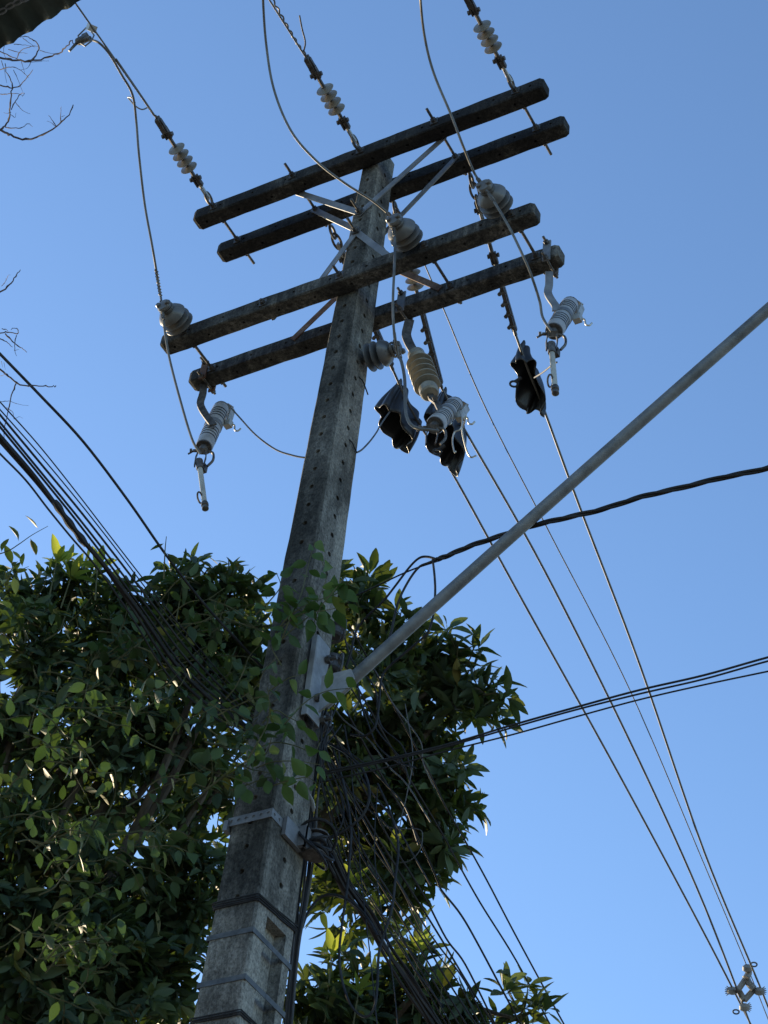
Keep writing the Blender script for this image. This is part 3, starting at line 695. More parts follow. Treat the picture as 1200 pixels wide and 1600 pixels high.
for (u, v, s) in ((1168, 1513, 1), (1144, 1548, -1), (1186, 1549, 1), (1163, 1574, 1)):
    c = spx(u, v, -.04); mb = MB(); mb.lathe(c-UP*.03, UP, [(.024, 0), (.042, .012), (.042, .045), (.024, .06)], 10); j = mb.build('jaw', 'spacergrey', t)
    if v != 1513:
        mb = MB()
        for k in range(6):
            q = -.7+1.4*k/5; d = (RT*s*math.cos(q)+UP*math.sin(q)); mb.tube([c, c+d*.062], [.012, .004], 4)
        mb.build('ratchet_tail', 'spacergrey', t)
for (u, v) in ((1178, 1507), (1150, 1581)):
    mb = MB(); mb.ring(spx(u, v, -.05), FW, .026, .007, 12, 5, .018); mb.build('pull_ring', 'steel', t)

# ------------------------------------------------------------------ street-light pipe and its bracket
xw = PW(7.75)/2
pipe = thing('lamp_arm', 'long galvanised steel pipe arm slanting up to the right from the pole', 'pipe', aty(520, 1088, 0))
A = aty(506, 1101, 0); B = aty(1200, 484, .25); D_ = (B-A)
mb = MB(); mb.tube([A+D_*t_+V((0, 0, .012*math.sin(t_*3.0))) for t_ in (0, .1, .25, .4, .55, .7, .85, 1, 1.35)], .0315, 18); mb.build('pipe', 'pipegalv', pipe)
# channel plate lying against the right pole face
z0 = atx(485, 1140, xw).z; z1 = atx(505, 1018, xw).z; ya = atx(478, 1100, xw).y; yb = atx(507, 1100, xw).y
yc_ = 0; hw = .062
mb = MB()
for zz, half in (((z0+z1)/2, (z1-z0)/2),):
    X0 = xw+.012
    prof = [(-hw, 0), (-hw, .030), (-hw+.008, .034), (hw-.008, .034), (hw, .030), (hw, 0), (hw-.006, 0), (hw-.006, .027), (-hw+.006, .027), (-hw+.006, 0)]
    slope = .0099
    mb.prism([V((X0+b-slope*(-half), a, zz-half)) for a, b in prof][::-1], V((-slope*half*2, 0, half*2)))
mb.build('channel_plate', 'palegalv', pipe, smooth=False)
mb = MB(); xg = xw+.045
G = lambda u, v: aty(u, v, -.036)
mb.prism([G(503, 1056), G(548, 1045), G(553, 1058), G(543, 1074), G(512, 1100), G(497, 1112)], V((0, .012, 0))); mb.build('gusset', 'palegalv', pipe, smooth=False)
for (u, v) in ((511, 1031), (494, 1091), (503, 1126)):
    c = atx(u, v, xw+.050); o = MB().tube([c-V((.02, 0, 0)), c+V((.055, 0, 0))], .011, 8).build('bolt', 'steel', pipe); MB().nut(c, V((1, 0, 0)), .022, .020).build('nut', 'steel', o)

# ------------------------------------------------------------------ perforated band clamp, wraps and cable ties round the pole
def zfront(u, v): return aty(u, v, -PD(7)/2).z
def around(z, off, tilt=0.0):
    W, D = PW(z)/2+off, PD(z)/2+off
    return [V((-W, D, z)), V((-W, -D, z)), V((W, -D, z)), V((W, D, z))]
zb = aty(424, 1270, -PD(7)/2).z
t = thing('band_clamp', 'perforated galvanised band clamp round the pole with a bracket at its right', 'clamp', (0, 0, zb))
W, D = PW(zb)/2+.004, PD(zb)/2+.004; hh = .024
mb = MB()
def perf(A, B, nrm, n):
    d = (B-A); zv = V((0, 0, 1))
    for i in range(n):
        a, b = A+d*(i/n), A+d*((i+1)/n); cell(mb, a-zv*hh, b-zv*hh, b+zv*hh, a+zv*hh, .009, .004, -nrm)
    mb.add([A-zv*hh, B-zv*hh, B-zv*hh-nrm*.004, A-zv*hh-nrm*.004], [(0, 1, 2, 3)])
perf(V((-W-.01, -D, zb)), V((W, -D, zb)), V((0, -1, 0)), 6)
perf(V((W, -D, zb)), V((W, D*.35, zb)), V((1, 0, 0)), 5)
mb.build('band', 'galv', t, smooth=False)
mb = MB(); mb.box((W+.012, .01, zb-.012), (.010, .075, .05)); mb.box((W+.034, .055, zb), (.022, .010, .055)); mb.box((W+.034, .105, zb), (.022, .010, .055)); mb.box((W+.050, .08, zb), (.006, .032, .055)); mb.build('bracket', 'galv', t, smooth=False)
mb = MB(); mb.lathe(V((W+.06, .14, zb+.055)), V((0, 0, 1)), [(.02, -.005), (.056, -.004), (.056, .004), (.02, .005)], 16); mb.build('rack_plate', 'steel', t); mb = MB(); mb.lathe(V((W+.06, .14, zb-.055)), V((0, 0, 1)), [(.02, -.005), (.058, -.004), (.058, .004), (.02, .005)], 16); mb.build('rack_plate', 'steel', t)
mb = MB(); mb.lathe(V((W+.06, .14, zb-.05)), V((0, 0, 1)), [(.035, 0), (.045, .012), (.045, .03), (.03, .04), (.028, .05), (.03, .06), (.045, .07), (.045, .09), (.035, .1)], 20); mb.build('spool', 'clampgrey', t)
for zz, ra, tx_, ty_ in ((-.032, .062, .25, .1), (-.014, .052, -.5, .3), (.010, .072, .7, -.45), (.028, .050, -.2, -.6), (-.05, .085, .9, .3), (.04, .09, -.5, .8), (0, .105, 1.2, -.3)): MB().ring(V((W+.06, .14, zb+zz)), V((tx_, ty_, 1)), ra, .0075, 20, 6).build('cable_coil', 'cable', t)
mb = MB(); mb.box((-W-.014, -D+.01, zb-.02), (.012, .02, .028)); mb.build('buckle', 'galv', t, smooth=False)
def tie(name, label, z, mat, hw_, off=.003, sagx=0.0, strands=1):
    t = thing(name, label, 'band', (0, 0, z))
    for s in range(strands):
        mb = MB(); zz = z+(s-(strands-1)/2)*.0085
        P = around(zz, off+.002*s); 
        if sagx:
            # on the recessed face the band spans the hollow in one straight pull
            P[3] = P[3]+V((0, 0, -sagx)); P[0] = P[0]+V((0, 0, -sagx*.6))
        Q = [P[0], lerp(P[0], P[1], .5), P[1], P[2], lerp(P[2], P[3], .5), P[3], P[0]]
        if hw_ > .008:
            for i in range(len(Q)-1):
                d = (Q[i+1]-Q[i]).normalized(); mb.strap([Q[i]-d*.001, Q[i+1]+d*.001], V((0, 0, 1)), hw_*2, .0025)
            mb.build('band_strip', mat, t, smooth=False)
        else:
            mb.tube([Q[0]]+[p+V((0, 0, rnd.uniform(-.004, .004))) for q in range(len(Q)-1) for p in (lerp(Q[q], Q[q+1], .04), lerp(Q[q], Q[q+1], .96))], hw_, 6); mb.build('strand', mat, t)
    return t
tie('cable_wrap', 'black cables wrapped round the pole just above the recess', aty(405, 1402, -PD(6.6)/2).z, 'cable', .0038, .004, -.03, 4)
tie('steel_band', 'flat grey steel band round the pole at the top of the recess', aty(396, 1452, -PD(6.4)/2).z, 'bandsteel', .013, .003, .0)
tie('steel_band', 'flat grey steel band round the pole, second below the recess top', aty(383, 1526, -PD(6.2)/2).z, 'bandsteel', .013, .003, .0)
tie('cable_wrap', 'thin black cables wrapped round the pole at the bottom edge', aty(371, 1582, -PD(6)/2).z, 'cable', .0034, .004, -.01, 3)

# low-voltage spools behind the right pole edge
for i, (u, v) in enumerate(((524, 985), (519, 1038), (511, 1085), (501, 1128))):
    c = aty(u, v, .26); t = thing('spool_insulator', ['topmost', 'second', 'third', 'lowest'][i]+' grey spool insulator on the rack behind the right pole edge', 'insulator', c, 'spool insulators behind the pole')
    mb = MB(); mb.lathe(c-V((0, 0, .045)), V((0, 0, 1)), [(.03, 0), (.042, .01), (.044, .03), (.028, .04), (.026, .05), (.028, .06), (.044, .07), (.042, .09), (.03, .1)], 18); mb.build('spool', 'clampgrey', t)
    mb = MB(); mb.tube(catmull([c+V((-.10, 0, .065)), c+V((.02, .02, .065)), c+V((.055, 0, .05)), c+V((.06, 0, 0)), c+V((.055, 0, -.05)), c+V((.02, .02, -.065)), c+V((-.10, 0, -.065))], 3), .008, 6); mb.build('clevis_strap', 'steel', t)

# ------------------------------------------------------------------ cables
LB = [  # left bundle: pixel path, radius, label
 ([(0, 553), (60, 615), (130, 690), (200, 782), (260, 868), (320, 945), (375, 1005), (425, 1060)], .0068, 'thick black cable highest of those crossing the left sky'),
 ([(0, 628), (60, 695), (120, 770), (180, 848), (240, 925), (300, 1000), (370, 1080), (425, 1125)], .0032, 'thin wire just below the top cable at left, uppermost of the bundle'),
 ([(0, 640), (60, 708), (120, 780), (180, 856), (240, 935), (300, 1010), (370, 1088), (425, 1132)], .0032, 'second thin wire of the cable bundle at left'),
 ([(0, 648), (60, 720), (120, 792), (180, 868), (235, 940), (300, 1024), (370, 1098), (425, 1138)], .0055, 'black cable third from top in the left bundle'),
 ([(0, 660), (60, 733), (120, 806), (175, 876), (230, 948), (295, 1034), (370, 1105), (425, 1144)], .0055, 'black cable fourth from top in the left bundle'),
 ([(0, 667), (60, 740), (115, 808), (170, 880), (225, 955), (290, 1045), (370, 1115), (425, 1150)], .0055, 'black cable fifth from top in the left bundle'),
 ([(0, 682), (50, 740), (88, 790), (120, 833), (160, 880), (215, 952), (285, 1050), (370, 1125), (425, 1158)], .0115, 'thickest black cable of the left bundle'),
 ([(0, 690), (55, 752), (100, 808), (150, 868), (205, 948), (280, 1060), (370, 1135), (425, 1164)], .0075, 'black cable hugging the thickest cable of the left bundle'),
 ([(0, 709), (40, 750), (75, 795), (110, 838), (150, 885), (200, 955), (275, 1070), (370, 1145), (425, 1170)], .0048, 'lone thin cable lowest of the left bundle')]
for i, (px, r, lb) in enumerate(LB):
    P = [atx(u, v, -.16-.012*(i % 4)) for u, v in px]; P = P[::-1]; extend(P, V((0, 0, .0)), 12)
    wire('overhead_cable', lb, P, r, 'cable', 6, cat='cable', group='cables crossing the left sky')
# lashed splice case on the thick left cable
P = [atx(u, v, -.165) for u, v in ((85, 783), (100, 806), (118, 830), (135, 852))]
wire('splice_sleeve', 'swollen black splice on the thickest left cable', P, [.012]+[.0155+.003*math.sin(i) for i in range(17)]+[.012], 'cable', 6, 8, 'splice')
# right twisted drop
Bp = [(1290, 700), (1200, 731), (1130, 746), (1060, 763), (1000, 777), (940, 796), (880, 810), (830, 822), (780, 838), (735, 853), (700, 868), (683, 874)]
P = catmull([aty(u, v, .15) for u, v in Bp], 10); P = [P[0]+(P[0]-P[1]).normalized()*6]+P
t = thing('service_drop', 'twisted black service cable rising to the right edge above the pipe', 'cable', P[-1])
for k in range(3): MB().tube(helix(P[1:], 0, .0075, 4.5, ph=2.1*k), .0078, 6).build('strand', 'cable', t)
for px, r, lb, v0, v1 in (([(683, 874), (668, 870), (655, 872), (640, 886), (618, 915), (598, 940), (575, 962), (557, 985), (548, 1020), (540, 1045)], .0065, 'black tail of the service cable arching left into the tree', .15, .30),
    ([(683, 874), (668, 880), (655, 886), (640, 905), (624, 936), (616, 965), (612, 985), (604, 1010)], .0065, 'black tail of the service cable drooping to the pipe', .15, .2),
    ([(676, 874), (679, 900), (680, 925), (678, 950), (675, 970), (667, 990), (645, 1010), (610, 1040), (596, 1060), (592, 1100), (586, 1135), (570, 1150), (548, 1148)], .006, 'black tail of the service cable dropping behind the pipe', .15, .25),
    ([(683, 877), (655, 886), (630, 896), (600, 910), (575, 922), (545, 935)], .0045, 'thin guy strand running from the service cable into the leaves', .15, .3)):
    wire('cable_tail', lb, pxline(px, 1, v0, v1), r, 'cable', cat='cable')
for px, r, lb in (([(1290, 1004), (1200, 1027), (1100, 1055), (1000, 1078), (900, 1105), (800, 1133), (700, 1163), (600, 1187), (500, 1207)], .0052, 'upper of the black cables crossing to the right edge below the pipe'),
    ([(1290, 1012), (1200, 1033), (1100, 1061), (1000, 1084), (900, 1109), (800, 1137), (700, 1166), (600, 1190), (500, 1211)], .0045, 'middle of the black cables crossing to the right edge below the pipe'),
    ([(1290, 1030), (1200, 1049), (1100, 1070), (1000, 1093), (900, 1120), (800, 1148), (700, 1173), (600, 1200), (500, 1222)], .004, 'lower of the black cables crossing to the right edge below the pipe')):
    P = [aty(u, v, .15) for u, v in px][::-1]; extend(P, V((0, 0, 0)), 6)
    wire('service_cable', lb, P, r, 'cable', cat='cable', group='cables crossing below the pipe')
# lower right cables running away along the street
ER = [([(545, 975), (600, 1075), (667, 1200), (694, 1256), (724, 1309), (761, 1376), (806, 1462), (881, 1600)], .0055, 'rightmost black cable descending across the lower right sky', .12),
 ([(540, 1040), (590, 1130), (634, 1207), (690, 1301), (712, 1342), (750, 1410), (806, 1500), (859, 1600)], .0055, 'second black cable from the right in the lower right sky', .12),
 ([(530, 1090), (592, 1204), (649, 1301), (682, 1372), (690, 1391), (720, 1429), (750, 1481), (810, 1594)], .0062, 'third black cable from the right, thickened where it leaves the leaves', .12),
 ([(515, 1135), (577, 1249), (607, 1309), (660, 1395), (697, 1466), (727, 1507), (772, 1597)], .0058, 'fourth black cable from the right over the lower shrub', .12),
 ([(500, 1160), (525, 1200), (574, 1282), (630, 1372), (682, 1455), (727, 1530), (769, 1597)], .0058, 'fifth black cable from the right over the lower shrub', .12)]
for px, r, lb, x in ER:
    P = [atx(u, v, x) for u, v in px]; extend(P, V((0, 0, .03)), 14)
    wire('overhead_cable', lb, P, r, 'cable', cat='cable', group='cables descending at lower right')
rr = random.Random(21)
base = [(500, 1300), (525, 1352), (544, 1387), (574, 1432), (607, 1489), (637, 1534), (679, 1600)]
for k in range(9):
    px = [(u+rr.uniform(-3, 3)+(k-4)*1.8, v+rr.uniform(-3, 3)-(k-4)*1.0) for u, v in base]
    P = [atx(u, v, .15+.012*(k % 3)) for u, v in px]; extend(P, V((0, 0, .03)), 12)
    wire('bundle_cable', 'one of the black cables lashed in the thick bundle leaving the band clamp', P, rr.uniform(.0045, .0085), 'cable' if k % 3 else 'greycable', cat='cable', group='thick cable bundle at the band clamp')
LO = [([(490, 1150), (515, 1162), (545, 1180), (568, 1205), (577, 1240), (570, 1268), (550, 1290), (520, 1308), (495, 1320)], .009, 'big black cable loop beside the band clamp'),
 ([(472, 1450), (480, 1428), (497, 1405), (515, 1398), (540, 1404), (562, 1420), (578, 1440), (590, 1462)], .0085, 'black cable arching from the pole to the thick bundle'),
 ([(520, 1170), (538, 1230), (548, 1290), (547, 1330), (542, 1390), (535, 1440), (530, 1490), (534, 1530), (545, 1565), (560, 1584), (575, 1588), (586, 1570), (590, 1530), (592, 1490), (600, 1460), (612, 1420), (618, 1370), (622, 1320), (610, 1270), (590, 1225)], .0075, 'long hanging black cable loop over the lower shrub'),
 ([(608, 1455), (620, 1470), (632, 1485), (645, 1510), (660, 1530), (690, 1570)], .005, 'thin cable branching off the thick bundle'),
 ([(600, 1290), (620, 1295), (655, 1296), (660, 1310), (655, 1330), (640, 1345), (625, 1348)], .003, 'small pale wire loop in front of the leaves'),
 ([(633, 1100), (645, 1180), (636, 1240), (625, 1290), (620, 1350), (615, 1400)], .003, 'thin wire dangling among the leaves right of the pole'),
 ([(548, 1180), (552, 1240), (560, 1300), (563, 1360), (572, 1440), (578, 1490), (585, 1560), (590, 1610)], .0035, 'left thin wire hanging down past the lower shrub'),
 ([(590, 1230), (585, 1320), (592, 1400), (605, 1470), (615, 1540), (622, 1610)], .0035, 'right thin wire hanging down past the lower shrub'),
 ([(500, 1165), (520, 1210), (534, 1250), (536, 1280), (525, 1302), (508, 1310)], .005, 'small black cable loop tight against the band clamp'),
 ([(556, 1040), (562, 1090), (575, 1130), (590, 1165), (620, 1190), (650, 1200)], .005, 'dark cable sagging below the pipe bracket')]
for px, r, lb in LO: wire('cable_loop', lb, [aty(u, v, .30) for u, v in px], r*.8, 'cable' if r > .0031 else 'greycable', cat='cable')
for k in range(8):
    px = [(512-3*k+rr.uniform(-2, 2), 1150+3*k), (496-2*k+rr.uniform(-4, 4), 1240), (490-2.2*k+rr.uniform(-3, 3), 1320), (481-2*k+rr.uniform(-3, 3), 1400), (468-1.6*k+rr.uniform(-2, 2), 1480), (455-1.6*k, 1610)]
    px = [(max(u, 480-(v-1300)*.125 if v > 1200 else 0), v) for u, v in px]
    P = [aty(u, v, .235+.01*k) for u, v in px]
    wire('riser_cable', 'one of the black cables running down the rear right pole edge', P, rr.uniform(.004, .007), 'cable' if k % 3 else 'greycable', cat='cable', group='cables down the pole edge')
for k in range(7):
    u0, v0 = rr.uniform(500, 560), rr.uniform(960, 1140); px = [(u0, v0)]
    for q in range(5): px.append((px[-1][0]+rr.uniform(5, 45), px[-1][1]+rr.uniform(25, 60)))
    wire('tangled_wire', 'thin dark wire in the tangle behind the pole below the pipe', [aty(u, v, .30+.02*k+.05*i) for i, (u, v) in enumerate(px)], rr.uniform(.003, .0055), 'greycable' if k % 4 == 0 else 'cable', cat='cable', group='wire tangle behind the pole')
pa = [(505, 1150), (535, 1215), (574, 1282), (630, 1372), (682, 1455), (727, 1530), (769, 1600)]; pb_ = [(500, 1200), (520, 1300), (544, 1387), (574, 1432), (607, 1489), (637, 1534), (679, 1600)]
for k in range(8):
    f = (k+.5)/8; px = [(lerp(a[0], b[0], f)+rr.uniform(-5, 5), lerp(a[1], b[1], f)+rr.uniform(-5, 5)) for a, b in zip(pa, pb_)]
    px = [(px[0][0]+rr.uniform(-10, 40), px[0][1]-rr.uniform(20, 130))]+px
    P = [atx(u, v, .14+.01*(k % 3)) for u, v in px]; extend(P, V((0, 0, .03)), 12)
    wire('overhead_cable', 'one of the thin black cables between the thick bundle and the lower shrub', P, rr.uniform(.0032, .005), 'cable', cat='cable', group='thin cables beside the thick bundle')
# pale tag and terminal boxes in the tangle
t = thing('terminal_box', 'small pale terminal box hanging in the thick cable bundle', 'box', atx(597, 1472, .13))
c = atx(597, 1472, .13); mb = MB(); mb.box(c, (.016, .014, .055), RT, FW, (UP*.85-RT*.5).normalized()); mb.build('case', 'paperwhite', t, smooth=False)
mb = MB(); mb.tube([c+UP*.045-RT*.02, c+UP*.06-RT*.03, c+UP*.10-RT*.03], .004, 5); mb.build('lead', 'cable', t)
t = thing('plastic_wrap', 'torn pale plastic strip above the band clamp bracket', 'plastic strip', aty(487, 1245, .12))
mb = MB(); P = [aty(u, v, .12+.01*i) for i, (u, v) in enumerate(((465, 1237), (473, 1239), (482, 1246), (488, 1256), (491, 1266)))]; mb.strap(catmull(P, 3), UP, .04, .002); mb.build('strip', 'paperwhite', t)

# ------------------------------------------------------------------ roof corner
eo = atd(0, 78, 6.0); ed = V((1, -.173, 0)).normalized()
e_b = atz(135, 0, eo.z); ed = (e_b-eo).normalized(); inn = V((ed.y, -ed.x, 0)); 
if inn.y > 0: inn = -inn
t = thing('roof_eave', 'dark corrugated metal roof eave in the upper left corner', 'roof', eo)
mb = MB(); nx = 320; dx = .019
for i in range(nx+1):
    a = -4.6+i*dx; zc = .007*math.sin(2*math.pi*a/.076)
    jz = rnd.uniform(-.003, .003)+.006*math.sin(a*5.1)
    for b in (0, .5, 2.2): mb.v.append(eo+ed*a+inn*(b+(jz if b == 0 else 0))+V((0, 0, zc+b*.22)))
for i in range(nx):
    for k in range(2): mb.f.append((i*3+k, i*3+3+k, i*3+4+k, i*3+1+k))
o = mb.build('sheet', 'roofmetal', t); md = o.modifiers.new('th', 'SOLIDIFY'); md.thickness = .003
mb = MB(); mb.box(eo+ed*-1.6+inn*.34+V((0, 0, .0)), (3.0, .020, .05), ed, inn); mb.build('purlin', 'roofmetal', t, smooth=False)
mb = MB(); 
for i in range(190):
    c = eo+ed*(-4.4+i*.030)+inn*.10+V((0, 0, -.012+.006*math.sin(i*1.3))); mb.ring(c, V((0, 0, 1)), .016, .003, 10, 4, .007, ed)
mb.build('chain', 'galv', t)
for i in range(7):
    c = eo+ed*(-4.4+i*.95)+inn*1.2+V((0, 0, .20)); mb = MB(); mb.box(c, (.03, 1.0, .05), ed, (inn+V((0, 0, .22))).normalized()); mb.build('rafter', 'roofmetal', t, smooth=False)
t = thing('house_wall', 'plastered house wall under the dark eave at upper left', 'wall', eo+inn*1.2-V((0, 0, eo.z)))
mb = MB(); c = eo+inn*1.3+ed*-1.8; c.z = (eo.z-.1)/2; mb.box(c, (2.7, .1, (eo.z-.1)/2), ed, inn); mb.build('wall', 'plaster', t, smooth=False)

# ------------------------------------------------------------------ bare twigs at the left edge
t = thing('bare_tree', 'leafless twigs reaching in from the left edge against the sky', 'tree', V((-3.4, -3.6, 0)))
bt = 9.0
def rv0(k): return V((rnd.uniform(-k, k), rnd.uniform(-k, k), rnd.uniform(-k, k)))
def tw(px, r, nm='branch'):
    L_ = [0]; n = len(px); P = [atd(u+rnd.uniform(-1.2, 1.2), v+rnd.uniform(-1.2, 1.2), bt+.12*math.sin(i*.9+px[0][1])) for i, (u, v) in enumerate(px)]
    C_ = [p+rv0(r*.7) for p in catmull(P, 4)]; m = len(C_); MB().tube(C_, [lerp(r, r*.35, i/(m-1))*(1.35 if i % 5 == 2 else 1) for i in range(m)], 5).build(nm, 'twig', t)
TW = [([(-60, 175), (0, 202), (18, 212), (40, 218), (62, 213), (88, 199), (104, 183), (116, 165)], .0085), ([(94, 190), (95, 178), (97, 165)], .003), ([(88, 199), (82, 188), (77, 179)], .003), ([(88, 197), (80, 191), (74, 188)], .002), ([(95, 181), (101, 180)], .002),
 ([(0, 202), (8, 196), (14, 180), (17, 160), (19, 138), (17, 125), (10, 112), (7, 100)], .006), ([(8, 198), (20, 200), (34, 199), (43, 192), (50, 198)], .0035), ([(16, 170), (24, 158), (32, 148), (37, 147), (34, 151)], .0035), ([(25, 160), (35, 172), (47, 178)], .0022), ([(18, 174), (12, 176), (5, 175)], .002), ([(17, 180), (24, 184), (26, 177)], .002),
 ([(-40, 125), (0, 132), (15, 136), (30, 134), (42, 123), (51, 109)], .0055), ([(-40, 80), (0, 90), (20, 94), (45, 95), (70, 90), (92, 82), (105, 72), (113, 65), (116, 69)], .0075), ([(45, 95), (58, 84), (60, 73), (52, 62), (42, 57), (30, 58)], .005), ([(30, 92), (42, 96), (60, 97), (76, 96)], .0025), ([(62, 79), (75, 82), (92, 87)], .0022),
 ([(-30, 70), (0, 80), (18, 90), (35, 95)], .005), ([(26, 90), (34, 80), (48, 73), (58, 71)], .003), ([(14, 77), (30, 82), (42, 83)], .0025), ([(22, 70), (36, 70), (52, 72)], .0025), ([(35, 60), (45, 66), (55, 74)], .0022), ([(0, 110), (12, 105), (25, 106), (38, 116), (44, 121)], .003), ([(22, 108), (28, 124), (36, 143)], .0022), ([(3, 95), (6, 108), (10, 130)], .0022), ([(34, 96), (40, 114)], .002), ([(0, 147), (14, 146), (26, 146), (36, 149)], .003), ([(50, 96), (42, 106), (30, 110)], .002), ([(10, 60), (6, 80), (12, 95)], .002),
 ([(-40, 480), (0, 456), (14, 445), (25, 432), (32, 421)], .0065), ([(2, 448), (9, 438), (13, 431), (16, 430)], .002), ([(10, 440), (8, 434)], .0018),
 ([(-40, 515), (0, 521), (12, 520), (27, 521), (29, 516), (22, 513), (17, 516)], .0045), ([(8, 522), (20, 533), (32, 542), (42, 550)], .005), ([(0, 528), (10, 535), (18, 541)], .004), ([(26, 524), (23, 538), (22, 548), (26, 556)], .003), ([(22, 548), (30, 546)], .002), ([(4, 514), (10, 515), (14, 519)], .003),
 ([(-40, 555), (0, 577), (14, 588), (25, 598), (40, 602), (62, 604), (80, 604), (88, 602)], .007), ([(24, 600), (18, 616), (12, 640), (8, 664), (6, 690)], .0045), ([(0, 627), (14, 626), (28, 632), (44, 633)], .002), ([(10, 638), (20, 645), (22, 655), (30, 652), (35, 654)], .002), ([(0, 587), (6, 586), (9, 583)], .002), ([(3, 565), (5, 575)], .0016), ([(7, 567), (9, 578)], .0016)]
for px, r in TW: tw(px, r*.72)
a = atd(-60, 175, bt); b = atd(-40, 555, bt)
MB().tube(catmull([V((-3.4, -3.6, 0)), V((-3.3, -3.5, 3.0)), lerp(V((-3.3, -3.5, 3)), b, .6)+V((-.2, 0, .1)), b+V((-.15, 0, 0)), lerp(a, b, .5)+V((-.25, 0, 0)), a], 5), [lerp(.09, .012, i/25) for i in range(26)], 8).build('trunk', 'bark', t)

# ------------------------------------------------------------------ foliage
def leaf_data(kind, var=0):
    if kind == 'lance': st = [(0, 0), (.10, .18), (.30, .78), (.52, 1.0), (.76, .72), (.92, .28), (1, 0)]; W = .165; droop = .20; fold = .30
    elif kind == 'ovate': st = [(0, 0), (.06, .42), (.24, .95), (.46, 1.0), (.70, .66), (.88, .24), (1, 0)]; W = .27; droop = .10; fold = .22
    droop *= (.4, 1.0, 1.9)[var]; fold *= (1.3, .8, 1.8)[var]; W *= (1.05, .85, 1.0)[var]; twist = (.0, .5, -.4)[var]; bend = (.05, -.08, .02)[var]
    vs = []; mid = []; lf = []; rt = []
    for t_, w_ in st:
        z = -droop*t_*t_; bx_ = bend*t_*t_; tw_ = twist*t_
        mid.append(len(vs)); vs.append(V((bx_, t_, z)))
        if 0 < w_:
            lf.append(len(vs)); vs.append(V((bx_-w_*W*math.cos(tw_), t_+.02, z+w_*W*(fold-math.sin(tw_))))); rt.append(len(vs)); vs.append(V((bx_+w_*W*math.cos(tw_), t_+.02, z+w_*W*(fold+math.sin(tw_)))))
        else: lf.append(mid[-1]); rt.append(mid[-1])
    fs = []
    for i in range(len(st)-1):
        for sd, fl in ((lf, 0), (rt, 1)):
            q = [mid[i], mid[i+1], sd[i+1], sd[i]]; q2 = []
            for x in q:
                if x not in q2: q2.append(x)
            if len(q2) >= 3: fs.append(tuple(q2) if fl == 0 else tuple(q2[::-1]))
    return vs, fs
LEAF = {k: [leaf_data(k, i) for i in range(3)] for k in ('lance', 'ovate')}
def leaf_mesh(kind, mat, var):
    vs, fs = LEAF[kind][var]; me = bpy.data.meshes.new('leaf'); me.from_pydata([tuple(v) for v in vs], [], fs); me.materials.append(M[mat])
    me.polygons.foreach_set('use_smooth', [True]*len(me.polygons)); return me
def orient(l, n):
    l = l.normalized(); x = l.cross(n); x = x.normalized() if x.length > 1e-5 else frame(l)[0]; n = x.cross(l)
    return Matrix((x, l, n)).transposed()
def rv(r): return V((r.gauss(0, 1), r.gauss(0, 1), r.gauss(0, 1))).normalized()
def plant_leaves(t, leaves, kind, mat, cap=300):
    """leaves: list of (pos, 3x3, size). The ones that show largest become parts, the rest one mass."""
    grid = {}
    for i, (p, m, s) in enumerate(leaves):
        u, v, z = proj(p+m @ V((0, s*.5, 0)))
        if 0 < u < 1200 and 0 < v < 1600 and z > 0:
            k = (int(u/9), int(v/9))
            if k not in grid or z < grid[k][0]: grid[k] = (z, i)
    def area(i):
        p, m, s = leaves[i]; n = m @ V((0, 0, 1)); d = (CAM-p); z = d.length; return s*s/z/z*(abs(n.dot(d/z))+.15)
    pick = sorted({i for z, i in grid.values()}, key=area, reverse=True)[:cap]; ps = set(pick)
    mes = [leaf_mesh(kind, mat, i) for i in range(3)]
    for i in pick:
        p, m, s = leaves[i]; o = bpy.data.objects.new('leaf', mes[i % 3]); col.objects.link(o); o.parent = t
        o.matrix_local = Matrix.Translation(p-t.location) @ m.to_4x4() @ Matrix.Scale(s, 4)
    vv = []; ff = []; org = t.location
    for i, (p, m, s) in enumerate(leaves):
        if i in ps: continue
        o = len(vv); b = p-org; vs, fs = LEAF[kind][i % 3]
        vv += [tuple(b+(m @ v)*s) for v in vs]; ff += [tuple(x+o for x in f) for f in fs]
    if vv:
        me = bpy.data.meshes.new('crown'); me.from_pydata(vv, [], ff); me.materials.append(M[mat]); me.polygons.foreach_set('use_smooth', [True]*len(ff))
        o = bpy.data.objects.new('crown', me); col.objects.link(o); o.parent = t; o['kind'] = 'stuff'
